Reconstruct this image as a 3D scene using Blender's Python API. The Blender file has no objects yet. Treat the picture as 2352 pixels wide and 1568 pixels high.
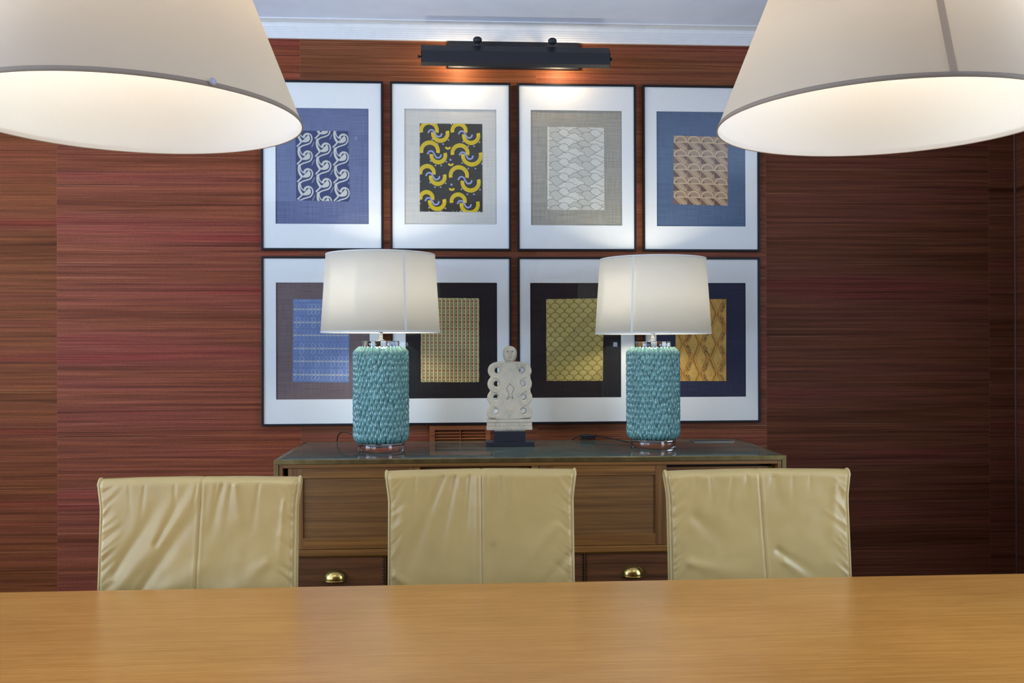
import bpy, bmesh, math, random
from mathutils import Vector, Matrix, noise as mnoise

random.seed(7)
PI = math.pi
sc = bpy.context.scene
COL = sc.collection

# ------------------------------------------------------------------ camera
H = 1.33                       # eye height above the floor
FPX = 2142.58                  # focal length in pixels of the 2352 px wide frame
cam_d = bpy.data.cameras.new('camera')
cam_d.sensor_width = 36.0
cam_d.lens = FPX / 2352 * 36.0
cam_d.clip_start = 0.05
cam = bpy.data.objects.new('camera', cam_d)
COL.objects.link(cam)
R = Matrix(((0.9982205565905337, 0.0028871377838402207, -0.05955992642290954),
            (-0.05954939254529644, -0.0036067395718754084, -0.9982188443809038),
            (-0.0030968124856809243, 0.9999893278755919, -0.0034283942816923144)))
cam.matrix_world = Matrix.Translation((0, 0, H)) @ R.to_4x4()
sc.camera = cam

# ------------------------------------------------------------------ world and view
world = bpy.data.worlds.new('world')
sc.world = world
world.use_nodes = True
world.node_tree.nodes['Background'].inputs['Color'].default_value = (0.55, 0.70, 1.0, 1)
world.node_tree.nodes['Background'].inputs['Strength'].default_value = 1.0
sc.view_settings.view_transform = 'Standard'
sc.view_settings.look = 'None'
sc.view_settings.gamma = 1.0
sc.view_settings.use_curve_mapping = False
sc.view_settings.exposure = 0.0
sc.cycles.max_bounces = 10
sc.cycles.diffuse_bounces = 5
sc.cycles.glossy_bounces = 5
sc.cycles.transmission_bounces = 8
sc.cycles.transparent_max_bounces = 16
sc.cycles.sample_clamp_indirect = 6.0
sc.cycles.caustics_reflective = False
sc.cycles.caustics_refractive = False
sc.cycles.use_denoising = True


def area_light(name, loc, direction, sx, sy, power, color):
    l = bpy.data.lights.new(name, 'AREA')
    l.shape = 'RECTANGLE'
    l.size = sx
    l.size_y = sy
    l.energy = power
    l.color = color
    o = bpy.data.objects.new(name, l)
    COL.objects.link(o)
    o.location = loc
    o.rotation_euler = Vector(direction).to_track_quat('-Z', 'Y').to_euler()
    return o


def point_light(name, loc, power, color, radius):
    l = bpy.data.lights.new(name, 'POINT')
    l.energy = power
    l.color = color
    l.shadow_soft_size = radius
    o = bpy.data.objects.new(name, l)
    COL.objects.link(o)
    o.location = loc
    return o


XL, XR, YB, YF, ZC = -3.4, 2.467, -1.0, 3.98, H + 1.362      # room: left, right, behind the camera, picture wall, ceiling
DAY = (0.62, 0.78, 1.0)
WARM = (1.0, 0.92, 0.80)
# daylight through the two windows of the left wall, plus added unseen fill windows behind and right of the camera, a little of it thrown up at the ceiling
area_light('daylight_far_window', (XL + 0.02, 2.05, 1.60), (1, 0, 0.8), 1.5, 1.7, 90.0, DAY)
area_light('daylight_near_window', (XL + 0.02, 0.05, 1.60), (1, 0, 0.9), 1.5, 1.7, 45.0, DAY)
area_light('added_rear_fill', (-2.60, YB + 0.02, 1.60), (0.15, 1, 0.6), 1.1, 1.7, 60.0, DAY)  # unseen source, added to light the pictures more frontally
area_light('added_right_fill', (XR - 0.02, 1.25, 1.60), (-1, 0, 0.0), 1.3, 1.6, 62.0, DAY)  # unseen source, added to fill the right chairs and mats


# ------------------------------------------------------------------ material helpers
class NT:
    def __init__(self, name):
        self.m = bpy.data.materials.new(name)
        self.m.use_nodes = True
        self.t = self.m.node_tree
        self.n = self.t.nodes
        self.b = self.n['Principled BSDF']
        self.out = self.n['Material Output']

    def add(self, typ, **kw):
        nd = self.n.new(typ)
        for k, v in kw.items():
            setattr(nd, k, v)
        return nd

    def link(self, a, b):
        self.t.links.new(a, b)

    def set(self, node, **kw):
        for k, v in kw.items():
            node.inputs[k.replace('_', ' ')].default_value = v

    def coords(self, scale=(1, 1, 1), kind='Object', loc=(0, 0, 0)):
        tc = self.add('ShaderNodeTexCoord')
        mp = self.add('ShaderNodeMapping')
        mp.inputs['Scale'].default_value = scale
        mp.inputs['Location'].default_value = loc
        self.link(tc.outputs[kind], mp.inputs['Vector'])
        return mp.outputs['Vector']

    def noise(self, vec, scale=1.0, detail=3.0, rough=0.5):
        nd = self.add('ShaderNodeTexNoise')
        nd.inputs['Scale'].default_value = scale
        nd.inputs['Detail'].default_value = detail
        nd.inputs['Roughness'].default_value = rough
        self.link(vec, nd.inputs['Vector'])
        return nd.outputs['Fac']

    def ramp(self, fac, stops):
        nd = self.add('ShaderNodeValToRGB')
        cr = nd.color_ramp
        while len(cr.elements) < len(stops):
            cr.elements.new(0.5)
        for e, (p, c) in zip(cr.elements, stops):
            e.position = p
            e.color = (c[0], c[1], c[2], 1)
        self.link(fac, nd.inputs['Fac'])
        return nd.outputs['Color']

    def mix(self, a, b, fac, mode='MIX'):
        nd = self.add('ShaderNodeMix', data_type='RGBA', blend_type=mode)
        for s, v in ((nd.inputs[0], fac), (nd.inputs[6], a), (nd.inputs[7], b)):
            if hasattr(v, 'node'):
                self.link(v, s)
            elif isinstance(v, (int, float)):
                s.default_value = v
            else:
                s.default_value = (v[0], v[1], v[2], 1)
        return nd.outputs[2]

    def math(self, op, a, b=None, c=None):
        nd = self.add('ShaderNodeMath', operation=op)
        for i, v in enumerate((a, b, c)):
            if v is None:
                continue
            if hasattr(v, 'node'):
                self.link(v, nd.inputs[i])
            else:
                nd.inputs[i].default_value = v
        return nd.outputs[0]

    def bump(self, h, strength=0.2, dist=0.002):
        nd = self.add('ShaderNodeBump')
        nd.inputs['Strength'].default_value = strength
        nd.inputs['Distance'].default_value = dist
        self.link(h, nd.inputs['Height'])
        self.link(nd.outputs['Normal'], self.b.inputs['Normal'])


def srgb(r, g, b):
    def f(v):
        v /= 255.0
        return v / 12.92 if v <= 0.04045 else ((v + 0.055) / 1.055) ** 2.4
    return (f(r), f(g), f(b))


def plain(name, col, rough=0.5, metal=0.0, spec=0.5, noise_amt=0.06, nscale=60.0, bump=0.0):
    t = NT(name)
    v = t.coords()
    f = t.noise(v, nscale, 3)
    lo = tuple(c * (1 - noise_amt) for c in col)
    hi = tuple(min(1, c * (1 + noise_amt)) for c in col)
    t.link(t.ramp(f, [(0.3, lo), (0.7, hi)]), t.b.inputs['Base Color'])
    t.set(t.b, Roughness=rough, Metallic=metal)
    t.b.inputs['Specular IOR Level'].default_value = spec
    if bump:
        t.bump(f, bump, 0.001)
    return t.m


def wood(name, dark, mid, light, axis='x', freq=60.0, rough=0.42, coat=0.0, grain=1.0, bump=0.12):
    """Grain running along the given axis of the object."""
    t = NT(name)
    lo = 1.2 if freq < 150 else 5.0
    s = {'x': (lo, freq, freq), 'z': (freq, freq, lo), 'y': (freq, lo, freq)}[axis]
    s2 = tuple(c * 5 for c in s)
    f1 = t.noise(t.coords(s), 1.0, 4, 0.6)
    f2 = t.noise(t.coords(s2), 1.0, 2, 0.5)
    f3 = t.noise(t.coords((2.5, 4, 4)), 1.0, 2)
    c1 = t.ramp(f1, [(0.25, dark), (0.5, mid), (0.75, light)])
    c2 = t.ramp(f2, [(0.32, (0.55, 0.50, 0.45)), (0.52, (1, 1, 1))])
    c = t.mix(c1, c2, 0.75 * grain, 'MULTIPLY')
    c = t.mix(c, t.ramp(f3, [(0.3, (0.80, 0.78, 0.76)), (0.7, (1.0, 1.0, 1.0))]), 0.7, 'MULTIPLY')
    t.link(c, t.b.inputs['Base Color'])
    t.set(t.b, Roughness=rough)
    t.b.inputs['Coat Weight'].default_value = coat
    t.b.inputs['Coat Roughness'].default_value = 0.25
    t.bump(f2, bump, 0.0006)
    return t.m


def make_wallpaper():
    """Grasscloth: horizontal fibres, hung in drops one metre wide."""
    t = NT('grasscloth')
    tc = t.add('ShaderNodeTexCoord')
    sep = t.add('ShaderNodeSeparateXYZ')
    t.link(tc.outputs['Object'], sep.inputs[0])
    along = t.math('ADD', sep.outputs['X'], sep.outputs['Y'])     # runs along whichever wall
    q = t.math('ADD', sep.outputs['X'], 10 + 0.6555)
    drop = t.math('FLOOR', q)
    frac = t.math('FRACT', q)
    wn = t.add('ShaderNodeTexWhiteNoise', noise_dimensions='1D')
    t.link(drop, wn.inputs['W'])
    off = t.math('MULTIPLY', wn.outputs['Value'], 7.3)
    zz = t.math('ADD', sep.outputs['Z'], off)

    def streak(sx, sz, detail, rough=0.55):
        cb = t.add('ShaderNodeCombineXYZ')
        t.link(t.math('MULTIPLY', along, sx), cb.inputs['X'])
        t.link(t.math('MULTIPLY', zz, sz), cb.inputs['Z'])
        t.link(off, cb.inputs['Y'])
        return t.noise(cb.outputs[0], 1.0, detail, rough)
    broad = streak(0.45, 11.0, 3)
    mid = streak(0.7, 80.0, 3, 0.6)
    fine = streak(2.5, 330.0, 3, 0.6)
    weave = streak(260.0, 330.0, 2, 0.6)
    dark = streak(0.55, 62.0, 1, 0.5)
    hair = streak(1.0, 210.0, 1, 0.5)
    base = t.ramp(broad, [(0.30, srgb(94, 54, 32)), (0.46, srgb(114, 69, 45)), (0.58, srgb(116, 68, 50)), (0.72, srgb(118, 56, 46))])
    c = t.mix(base, t.ramp(mid, [(0.28, (0.40, 0.36, 0.36)), (0.45, (0.85, 0.84, 0.84)), (0.70, (1.22, 1.22, 1.18))]), 0.72, 'MULTIPLY')
    c = t.mix(c, t.ramp(fine, [(0.30, (0.52, 0.50, 0.49)), (0.55, (1.0, 1.0, 1.0)), (0.72, (1.4, 1.42, 1.4))]), 0.9, 'MULTIPLY')
    c = t.mix(c, srgb(205, 160, 120), t.math('MULTIPLY', t.math('GREATER_THAN', hair, 0.72), 0.20))
    c = t.mix(c, t.ramp(dark, [(0.26, (0.42, 0.38, 0.38)), (0.34, (1, 1, 1))]), 0.6, 'MULTIPLY')
    c = t.mix(c, t.ramp(weave, [(0.30, (0.78, 0.77, 0.76)), (0.65, (1.14, 1.14, 1.14))]), 0.8, 'MULTIPLY')
    # the drops were dyed a little unevenly: more orange at the far left, redder on the next one; light falling off to the right is put in as darker drops
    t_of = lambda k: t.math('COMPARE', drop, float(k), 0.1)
    c = t.mix(c, (1.25, 1.22, 1.20), 1.0, 'MULTIPLY')
    c = t.mix(c, (1.0, 0.82, 0.56), t_of(8), 'MULTIPLY')
    c = t.mix(c, (1.14, 0.90, 0.90), t_of(9), 'MULTIPLY')
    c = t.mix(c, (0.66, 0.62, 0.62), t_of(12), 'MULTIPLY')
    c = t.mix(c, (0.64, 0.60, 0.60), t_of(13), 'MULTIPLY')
    seam = t.math('LESS_THAN', frac, 0.0022)
    c = t.mix(c, srgb(170, 120, 95), t.math('MULTIPLY', seam, 0.13))
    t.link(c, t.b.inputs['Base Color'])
    t.set(t.b, Roughness=0.5)
    t.b.inputs['Specular IOR Level'].default_value = 0.08
    t.bump(fine, 0.35, 0.0012)
    return t.m


def leather(name, col):
    t = NT(name)
    v = t.coords()
    big = t.noise(v, 7, 3)
    grain = t.add('ShaderNodeTexVoronoi')
    grain.inputs['Scale'].default_value = 520
    t.link(v, grain.inputs['Vector'])
    c = t.ramp(big, [(0.3, tuple(x * 0.93 for x in col)), (0.7, tuple(min(1, x * 1.05) for x in col))])
    t.link(c, t.b.inputs['Base Color'])
    t.set(t.b, Roughness=0.40)
    t.b.inputs['Specular IOR Level'].default_value = 0.5
    t.bump(grain.outputs['Distance'], 0.10, 0.0006)
    return t.m


def linen(name, a, b, freq=900.0):
    """Woven cloth with slubs both ways (used in the plane of the picture wall)."""
    t = NT(name)
    w = t.noise(t.coords((freq, 1, 9)), 1.0, 2)
    h = t.noise(t.coords((9, 1, freq)), 1.0, 2)
    f = t.math('MULTIPLY_ADD', w, 0.5, t.math('MULTIPLY', h, 0.5))
    t.link(t.ramp(f, [(0.40, a), (0.60, b)]), t.b.inputs['Base Color'])
    t.set(t.b, Roughness=0.8)
    t.b.inputs['Specular IOR Level'].default_value = 0.2
    return t.m


def paper(name, col, amt=0.08, sx=30, sz=30, rough=0.75):
    t = NT(name)
    f = t.noise(t.coords((sx, 1, sz)), 1.0, 4, 0.6)
    lo = tuple(c * (1 - amt) for c in col)
    hi = tuple(min(1, c * (1 + amt)) for c in col)
    t.link(t.ramp(f, [(0.3, lo), (0.7, hi)]), t.b.inputs['Base Color'])
    t.set(t.b, Roughness=rough)
    t.b.inputs['Specular IOR Level'].default_value = 0.25
    return t.m


def dotted(name, col, ink, pitch):
    """Paper printed with a fine lattice of dots."""
    t = NT(name)
    tc = t.add('ShaderNodeTexCoord')
    sep = t.add('ShaderNodeSeparateXYZ')
    t.link(tc.outputs['Object'], sep.inputs[0])
    gx = t.math('MULTIPLY', sep.outputs['X'], 1 / pitch)
    gz = t.math('MULTIPLY', sep.outputs['Z'], 1 / pitch)
    rx = t.math('ADD', gx, gz)
    rz = t.math('SUBTRACT', gx, gz)
    fx = t.math('SUBTRACT', t.math('FRACT', t.math('ADD', rx, 100.0)), 0.5)
    fz = t.math('SUBTRACT', t.math('FRACT', t.math('ADD', rz, 100.0)), 0.5)
    d = t.math('ADD', t.math('MULTIPLY', fx, fx), t.math('MULTIPLY', fz, fz))
    t.link(t.mix(ink, col, t.math('GREATER_THAN', d, 0.05)), t.b.inputs['Base Color'])
    t.set(t.b, Roughness=0.75)
    t.b.inputs['Specular IOR Level'].default_value = 0.2
    return t.m


def pane_glass(name):
    t = NT(name)
    t.n.remove(t.b)
    tr = t.add('ShaderNodeBsdfTransparent')
    tr.inputs['Color'].default_value = (0.985, 0.99, 0.99, 1)
    gl = t.add('ShaderNodeBsdfGlossy')
    gl.inputs['Roughness'].default_value = 0.012
    fr = t.add('ShaderNodeFresnel')
    fr.inputs['IOR'].default_value = 1.52
    geo = t.add('ShaderNodeNewGeometry')
    mx = t.add('ShaderNodeMixShader')
    t.link(t.math('MULTIPLY', fr.outputs[0], t.math('SUBTRACT', 1.0, geo.outputs['Backfacing'])), mx.inputs[0])
    t.link(tr.outputs[0], mx.inputs[1])
    t.link(gl.outputs[0], mx.inputs[2])
    t.link(mx.outputs[0], t.out.inputs['Surface'])
    return t.m


def acrylic(name):
    t = NT(name)
    t.set(t.b, Roughness=0.02, IOR=1.49)
    t.b.inputs['Base Color'].default_value = (0.97, 0.99, 0.99, 1)
    t.b.inputs['Transmission Weight'].default_value = 1.0
    return t.m


def shade_cloth(name, col, trans, trans_col, nscale=400.0):
    """Lampshade cloth: diffuse on both faces and partly letting light through."""
    t = NT(name)
    t.n.remove(t.b)
    f = t.noise(t.coords((nscale, nscale, nscale)), 1.0, 2)
    c = t.ramp(f, [(0.3, tuple(x * 0.96 for x in col)), (0.7, col)])
    d = t.add('ShaderNodeBsdfDiffuse')
    t.link(c, d.inputs['Color'])
    tl = t.add('ShaderNodeBsdfTranslucent')
    tl.inputs['Color'].default_value = (*trans_col, 1)
    mx = t.add('ShaderNodeMixShader')
    mx.inputs[0].default_value = trans
    t.link(d.outputs[0], mx.inputs[1])
    t.link(tl.outputs[0], mx.inputs[2])
    t.link(mx.outputs[0], t.out.inputs['Surface'])
    return t.m


def emitter(name, col, strength):
    t = NT(name)
    t.n.remove(t.b)
    e = t.add('ShaderNodeEmission')
    e.inputs['Color'].default_value = (*col, 1)
    e.inputs['Strength'].default_value = strength
    t.link(e.outputs[0], t.out.inputs['Surface'])
    return t.m


def glaze(name):
    """Teal glaze that breaks pale on the raised edges of the scales."""
    t = NT(name)
    at = t.add('ShaderNodeAttribute', attribute_name='crest')
    f = t.noise(t.coords(), 45, 3)
    body = t.ramp(f, [(0.3, srgb(52, 104, 108)), (0.7, srgb(88, 142, 136))])
    c = t.mix(body, srgb(176, 208, 196), at.outputs['Fac'])
    t.link(c, t.b.inputs['Base Color'])
    t.set(t.b, Roughness=0.12)
    t.b.inputs['Coat Weight'].default_value = 0.5
    t.b.inputs['Coat Roughness'].default_value = 0.05
    return t.m


def stone(name, col):
    t = NT(name)
    v = t.coords()
    f = t.noise(v, 22, 5, 0.65)
    g = t.noise(v, 260, 3, 0.6)
    c = t.ramp(f, [(0.28, tuple(x * 0.74 for x in col)), (0.5, col), (0.75, tuple(min(1, x * 1.14) for x in col))])
    c = t.mix(c, t.ramp(g, [(0.3, (0.72, 0.72, 0.72)), (0.5, (1, 1, 1))]), 0.6, 'MULTIPLY')
    t.link(c, t.b.inputs['Base Color'])
    t.set(t.b, Roughness=0.9)
    t.b.inputs['Specular IOR Level'].default_value = 0.15
    t.bump(g, 0.5, 0.001)
    return t.m


# ------------------------------------------------------------------ mesh helpers
class MB:
    """Collects shapes into one mesh; every face keeps a material slot."""

    def __init__(self):
        self.v, self.f, self.mi, self.sm = [], [], [], []

    def face(self, idx, mi=0, smooth=False):
        self.f.append(idx)
        self.mi.append(mi)
        self.sm.append(smooth)

    def vert(self, p):
        self.v.append(tuple(p))
        return len(self.v) - 1

    def poly(self, pts, mi=0):
        self.face([self.vert(p) for p in pts], mi)

    def box(self, x0, x1, y0, y1, z0, z1, mi=0):
        b = len(self.v)
        self.v += [(x0, y0, z0), (x1, y0, z0), (x1, y1, z0), (x0, y1, z0), (x0, y0, z1), (x1, y0, z1), (x1, y1, z1), (x0, y1, z1)]
        for q in ((0, 3, 2, 1), (4, 5, 6, 7), (0, 1, 5, 4), (1, 2, 6, 5), (2, 3, 7, 6), (3, 0, 4, 7)):
            self.face([b + i for i in q], mi)
        return self

    def lathe(self, prof, n=48, c=(0, 0, 0), mi=0, smooth=True, cap=True, closed=False):
        """prof: list of (r, z)."""
        b = len(self.v)
        m = len(prof)
        for r, z in prof:
            for k in range(n):
                a = 2 * PI * k / n
                self.v.append((c[0] + r * math.cos(a), c[1] + r * math.sin(a), c[2] + z))
        rows = m if closed else m - 1
        for i in range(rows):
            i2 = (i + 1) % m
            for k in range(n):
                k2 = (k + 1) % n
                self.face([b + i * n + k, b + i * n + k2, b + i2 * n + k2, b + i2 * n + k], mi, smooth)
        if cap and not closed:
            if prof[0][0] > 1e-6:
                self.face([b + k for k in range(n)][::-1], mi)
            if prof[-1][0] > 1e-6:
                self.face([b + (m - 1) * n + k for k in range(n)], mi)
        return self

    def tube(self, pts, r, n=10, mi=0, cap=True):
        pts = [Vector(p) for p in pts]
        b = len(self.v)
        up = Vector((0, 0, 1))
        for i, p in enumerate(pts):
            a = pts[max(i - 1, 0)]
            c = pts[min(i + 1, len(pts) - 1)]
            t = (c - a).normalized()
            s = t.cross(up)
            if s.length < 1e-3:
                s = t.cross(Vector((0, 1, 0)))
            s.normalize()
            u = s.cross(t)
            rr = r[i] if isinstance(r, (list, tuple)) else r
            for k in range(n):
                an = 2 * PI * k / n
                self.v.append(tuple(p + s * rr * math.cos(an) + u * rr * math.sin(an)))
        for i in range(len(pts) - 1):
            for k in range(n):
                k2 = (k + 1) % n
                self.face([b + i * n + k, b + i * n + k2, b + (i + 1) * n + k2, b + (i + 1) * n + k], mi, True)
        if cap:
            self.face([b + k for k in range(n)][::-1], mi)
            e = b + (len(pts) - 1) * n
            self.face([e + k for k in range(n)], mi)
        return self

    def prism_x(self, prof, x0, x1, mi=0, cap=True):
        """prof: (y, z) outline pushed along x."""
        b = len(self.v)
        n = len(prof)
        for x in (x0, x1):
            for y, z in prof:
                self.v.append((x, y, z))
        for k in range(n):
            k2 = (k + 1) % n
            self.face([b + k, b + k2, b + n + k2, b + n + k], mi)
        if cap:
            self.face([b + k for k in range(n)][::-1], mi)
            self.face([b + n + k for k in range(n)], mi)
        return self

    def build(self, name, mats, parent=None, loc=None, fix=True):
        me = bpy.data.meshes.new(name)
        me.from_pydata(self.v, [], self.f)
        if not isinstance(mats, (list, tuple)):
            mats = [mats]
        for m in mats:
            me.materials.append(m)
        me.polygons.foreach_set('material_index', self.mi)
        me.polygons.foreach_set('use_smooth', self.sm)
        if fix:
            bm = bmesh.new()
            bm.from_mesh(me)
            bmesh.ops.recalc_face_normals(bm, faces=bm.faces)
            bm.to_mesh(me)
            bm.free()
        me.update()
        o = bpy.data.objects.new(name, me)
        COL.objects.link(o)
        if parent is not None:
            o.parent = parent
        if loc is not None:
            o.location = loc
        return o


def bevel(o, w, seg=2):
    m = o.modifiers.new('edge', 'BEVEL')
    m.width = w
    m.segments = seg
    m.limit_method = 'ANGLE'
    m.angle_limit = math.radians(40)
    return o


def tag(o, label=None, cat=None, group=None, kind=None):
    if label:
        o['label'] = label
    if cat:
        o['category'] = cat
    if group:
        o['group'] = group
    if kind:
        o['kind'] = kind
    return o


def thing(name, loc, label, cat, group=None, rz=0.0):
    o = bpy.data.objects.new(name, None)
    o.empty_display_size = 0.1
    COL.objects.link(o)
    o.location = loc
    o.rotation_euler = (0, 0, rz)
    return tag(o, label, cat, group)


def struct(o, label=None):
    o['kind'] = 'structure'
    if label:
        o['label'] = label
        o['category'] = 'room'
    return o


# ------------------------------------------------------------------ materials
M = {}
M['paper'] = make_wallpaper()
M['plaster'] = plain('white_plaster', (0.73, 0.81, 0.95), 0.6, noise_amt=0.03, nscale=9)
M['trimwhite'] = plain('white_trim_paint', (0.70, 0.71, 0.72), 0.5, noise_amt=0.03, nscale=30)
M['floor'] = wood('oak_floor', srgb(92, 62, 36), srgb(120, 84, 50), srgb(140, 100, 62), 'x', 30, 0.4)
M['table'] = wood('table_oak_veneer', srgb(170, 115, 52), srgb(182, 127, 61), srgb(194, 140, 73), 'x', 190, 0.27, 0.0, 0.45, 0.05)
M['oak'] = wood('aged_oak', srgb(90, 54, 18), srgb(130, 84, 32), srgb(164, 110, 44), 'x', 110, 0.45, 0.1)
M['oakz'] = wood('aged_oak_upright', srgb(88, 54, 20), srgb(126, 82, 34), srgb(156, 106, 44), 'z', 110, 0.45, 0.1)
M['oakpanel'] = wood('aged_oak_panel', srgb(92, 56, 20), srgb(124, 82, 34), srgb(142, 98, 44), 'x', 130, 0.5, 0.05)
M['drawer'] = wood('dark_red_wood', srgb(62, 34, 15), srgb(98, 58, 28), srgb(124, 78, 40), 'x', 40, 0.42, 0.15)
M['darkgap'] = plain('dark_joint_and_gap_shade', srgb(34, 20, 12), 0.6)  # finger joints, and sheets that paint shade into gaps
M['brass'] = plain('tarnished_brass', srgb(124, 108, 68), 0.38, 0.9, noise_amt=0.22, nscale=25)
M['brassbright'] = plain('worn_brass', srgb(196, 168, 96), 0.22, 1.0, noise_amt=0.12, nscale=40)
M['topglass'] = plain('dark_green_glass_top', srgb(88, 102, 96), 0.06, 0.0, 0.6, 0.25, 18)
M['leather'] = leather('beige_leather', srgb(178, 153, 97))
M['welt'] = leather('beige_leather_piping', srgb(186, 164, 110))
M['steel'] = plain('brushed_steel', (0.55, 0.55, 0.55), 0.3, 1.0)
M['chrome'] = plain('chrome', (0.75, 0.75, 0.75), 0.1, 1.0, noise_amt=0.02)
M['black'] = plain('black_lacquer', srgb(22, 24, 32), 0.45)
M['frameblack'] = plain('black_frame_paint', srgb(20, 18, 24), 0.5, spec=0.25)
M['mat'] = plain('white_mat_board', srgb(232, 231, 228), 0.85, spec=0.2, noise_amt=0.01)
M['glass'] = pane_glass('picture_glass')
M['acrylic'] = acrylic('clear_acrylic')
M['glaze'] = glaze('teal_glaze')
M['stone'] = stone('pale_carved_stone', srgb(190, 178, 156))
M['stonecut'] = stone('groove_shade_stone', srgb(120, 115, 105))  # darker copy of the stone, paints groove shade on flat faces
M['lampcloth'] = shade_cloth('white_lampshade_cloth', (0.62, 0.61, 0.58), 0.5, (0.80, 0.78, 0.71))
M['pendcloth'] = shade_cloth('pale_beige_pendant_cloth', srgb(176, 168, 160), 0.50, (0.95, 0.86, 0.73))
M['pendliner'] = shade_cloth('white_pendant_liner', (0.90, 0.89, 0.86), 0.42, (0.92, 0.86, 0.72))
M['pendtrim'] = shade_cloth('grey_beige_trim_tape', srgb(182, 166, 148), 0.34, (0.72, 0.60, 0.46))
M['bulb'] = emitter('warm_bulb', (1.0, 0.82, 0.58), 12.0)
M['louvre'] = wood('orange_brown_louvre_wood', srgb(118, 62, 30), srgb(146, 82, 42), srgb(160, 94, 52), 'x', 40, 0.5)
M['cord'] = plain('black_cord', srgb(18, 18, 20), 0.4)
M['greymetal'] = plain('dull_grey_metal', srgb(120, 118, 112), 0.4, 0.6)

# ------------------------------------------------------------------ room shell
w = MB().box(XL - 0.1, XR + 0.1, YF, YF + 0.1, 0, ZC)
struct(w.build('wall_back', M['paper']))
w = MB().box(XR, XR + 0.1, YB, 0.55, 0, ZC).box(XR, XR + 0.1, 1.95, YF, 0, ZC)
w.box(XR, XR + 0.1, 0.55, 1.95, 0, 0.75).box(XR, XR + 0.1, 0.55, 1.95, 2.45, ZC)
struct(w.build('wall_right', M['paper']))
w = MB().box(XR + 0.03, XR + 0.09, 0.55, 0.60, 0.75, 2.45).box(XR + 0.03, XR + 0.09, 1.90, 1.95, 0.75, 2.45)
w.box(XR + 0.03, XR + 0.09, 0.60, 1.90, 0.75, 0.80).box(XR + 0.03, XR + 0.09, 0.60, 1.90, 2.40, 2.45)
wf = struct(w.build('window_4', M['trimwhite']))  # unseen window, added with its opening for fill from the right
MB().box(XR + 0.057, XR + 0.063, 0.60, 1.90, 0.80, 2.40).build('window_pane', M['glass'], wf)
w = MB()
w.box(XL - 0.1, XR + 0.1, YB - 0.1, YB, 0, 0.75).box(XL - 0.1, XR + 0.1, YB - 0.1, YB, 2.45, ZC)
w.box(XL - 0.1, -3.20, YB - 0.1, YB, 0.75, 2.45).box(-2.00, XR + 0.1, YB - 0.1, YB, 0.75, 2.45)
struct(w.build('wall_front', M['paper']))
w = MB()
w.box(-3.20, -3.15, YB - 0.09, YB - 0.03, 0.75, 2.45).box(-2.05, -2.00, YB - 0.09, YB - 0.03, 0.75, 2.45)
w.box(-3.15, -2.05, YB - 0.09, YB - 0.03, 0.75, 0.80).box(-3.15, -2.05, YB - 0.09, YB - 0.03, 2.40, 2.45)
wf = struct(w.build('window_3', M['trimwhite']))  # unseen window, added with its opening for fill from behind
MB().box(-3.15, -2.05, YB - 0.063, YB - 0.057, 0.80, 2.40).build('window_pane', M['glass'], wf)
# left wall with two window openings
w = MB()
OP = [(-0.75, 0.85), (1.25, 2.85)]
zs0, zs1 = 0.75, 2.45
w.box(XL - 0.1, XL, YB, YF, 0, zs0)
w.box(XL - 0.1, XL, YB, YF, zs1, ZC)
for a, b in ((YB, OP[0][0]), (OP[0][1], OP[1][0]), (OP[1][1], YF)):
    w.box(XL - 0.1, XL, a, b, zs0, zs1)
struct(w.build('wall_left', M['plaster']))
for i, (a, b) in enumerate(OP):
    m = MB()
    m.box(XL - 0.09, XL - 0.03, a, a + 0.05, zs0, zs1).box(XL - 0.09, XL - 0.03, b - 0.05, b, zs0, zs1)
    m.box(XL - 0.09, XL - 0.03, a + 0.05, b - 0.05, zs0, zs0 + 0.05).box(XL - 0.09, XL - 0.03, a + 0.05, b - 0.05, zs1 - 0.05, zs1)
    m.box(XL - 0.08, XL - 0.04, (a + b) / 2 - 0.02, (a + b) / 2 + 0.02, zs0 + 0.05, zs1 - 0.05)
    wf = struct(m.build('window_%d' % (i + 1), M['trimwhite']))
    MB().box(XL - 0.063, XL - 0.057, a + 0.05, b - 0.05, zs0 + 0.05, zs1 - 0.05).build('window_pane', M['glass'], wf)
struct(MB().box(XL - 0.1, XR + 0.1, YB - 0.1, YF + 0.1, -0.1, 0).build('floor', M['floor']))
struct(MB().box(XL - 0.1, XR + 0.1, YB - 0.1, YF + 0.1, ZC, ZC + 0.1).build('ceiling', M['plaster']))
# moulding where wall meets ceiling: a reeded vertical board, then a flat strip on the ceiling
zb = H + 1.292
prof = [(YF, zb), (YF - 0.012, zb), (YF - 0.014, zb + 0.004)]
for k in range(5):
    z0 = zb + 0.008 + k * 0.0095
    prof += [(YF - 0.014, z0), (YF - 0.0133, z0 + 0.002), (YF - 0.014, z0 + 0.004)]
prof += [(YF - 0.016, zb + 0.058), (YF - 0.016, ZC - 0.005), (YF, ZC - 0.005)]
struct(MB().prism_x(prof, XL, XR).build('trim_1', M['trimwhite']))
struct(MB().box(XL, XR, YF - 0.062, YF, ZC - 0.0045, ZC).build('trim_2', M['trimwhite']))
struct(bevel(MB().box(XR - 0.008, XR, YF - 0.008, YF, 0, zb).build('trim_3', plain('corner_bead_brown', srgb(96, 64, 58), 0.4)), 0.002))
struct(MB().box(XL, XR, YF - 0.012, YF, 0, 0.1).build('baseboard_back', M['drawer']))

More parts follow.
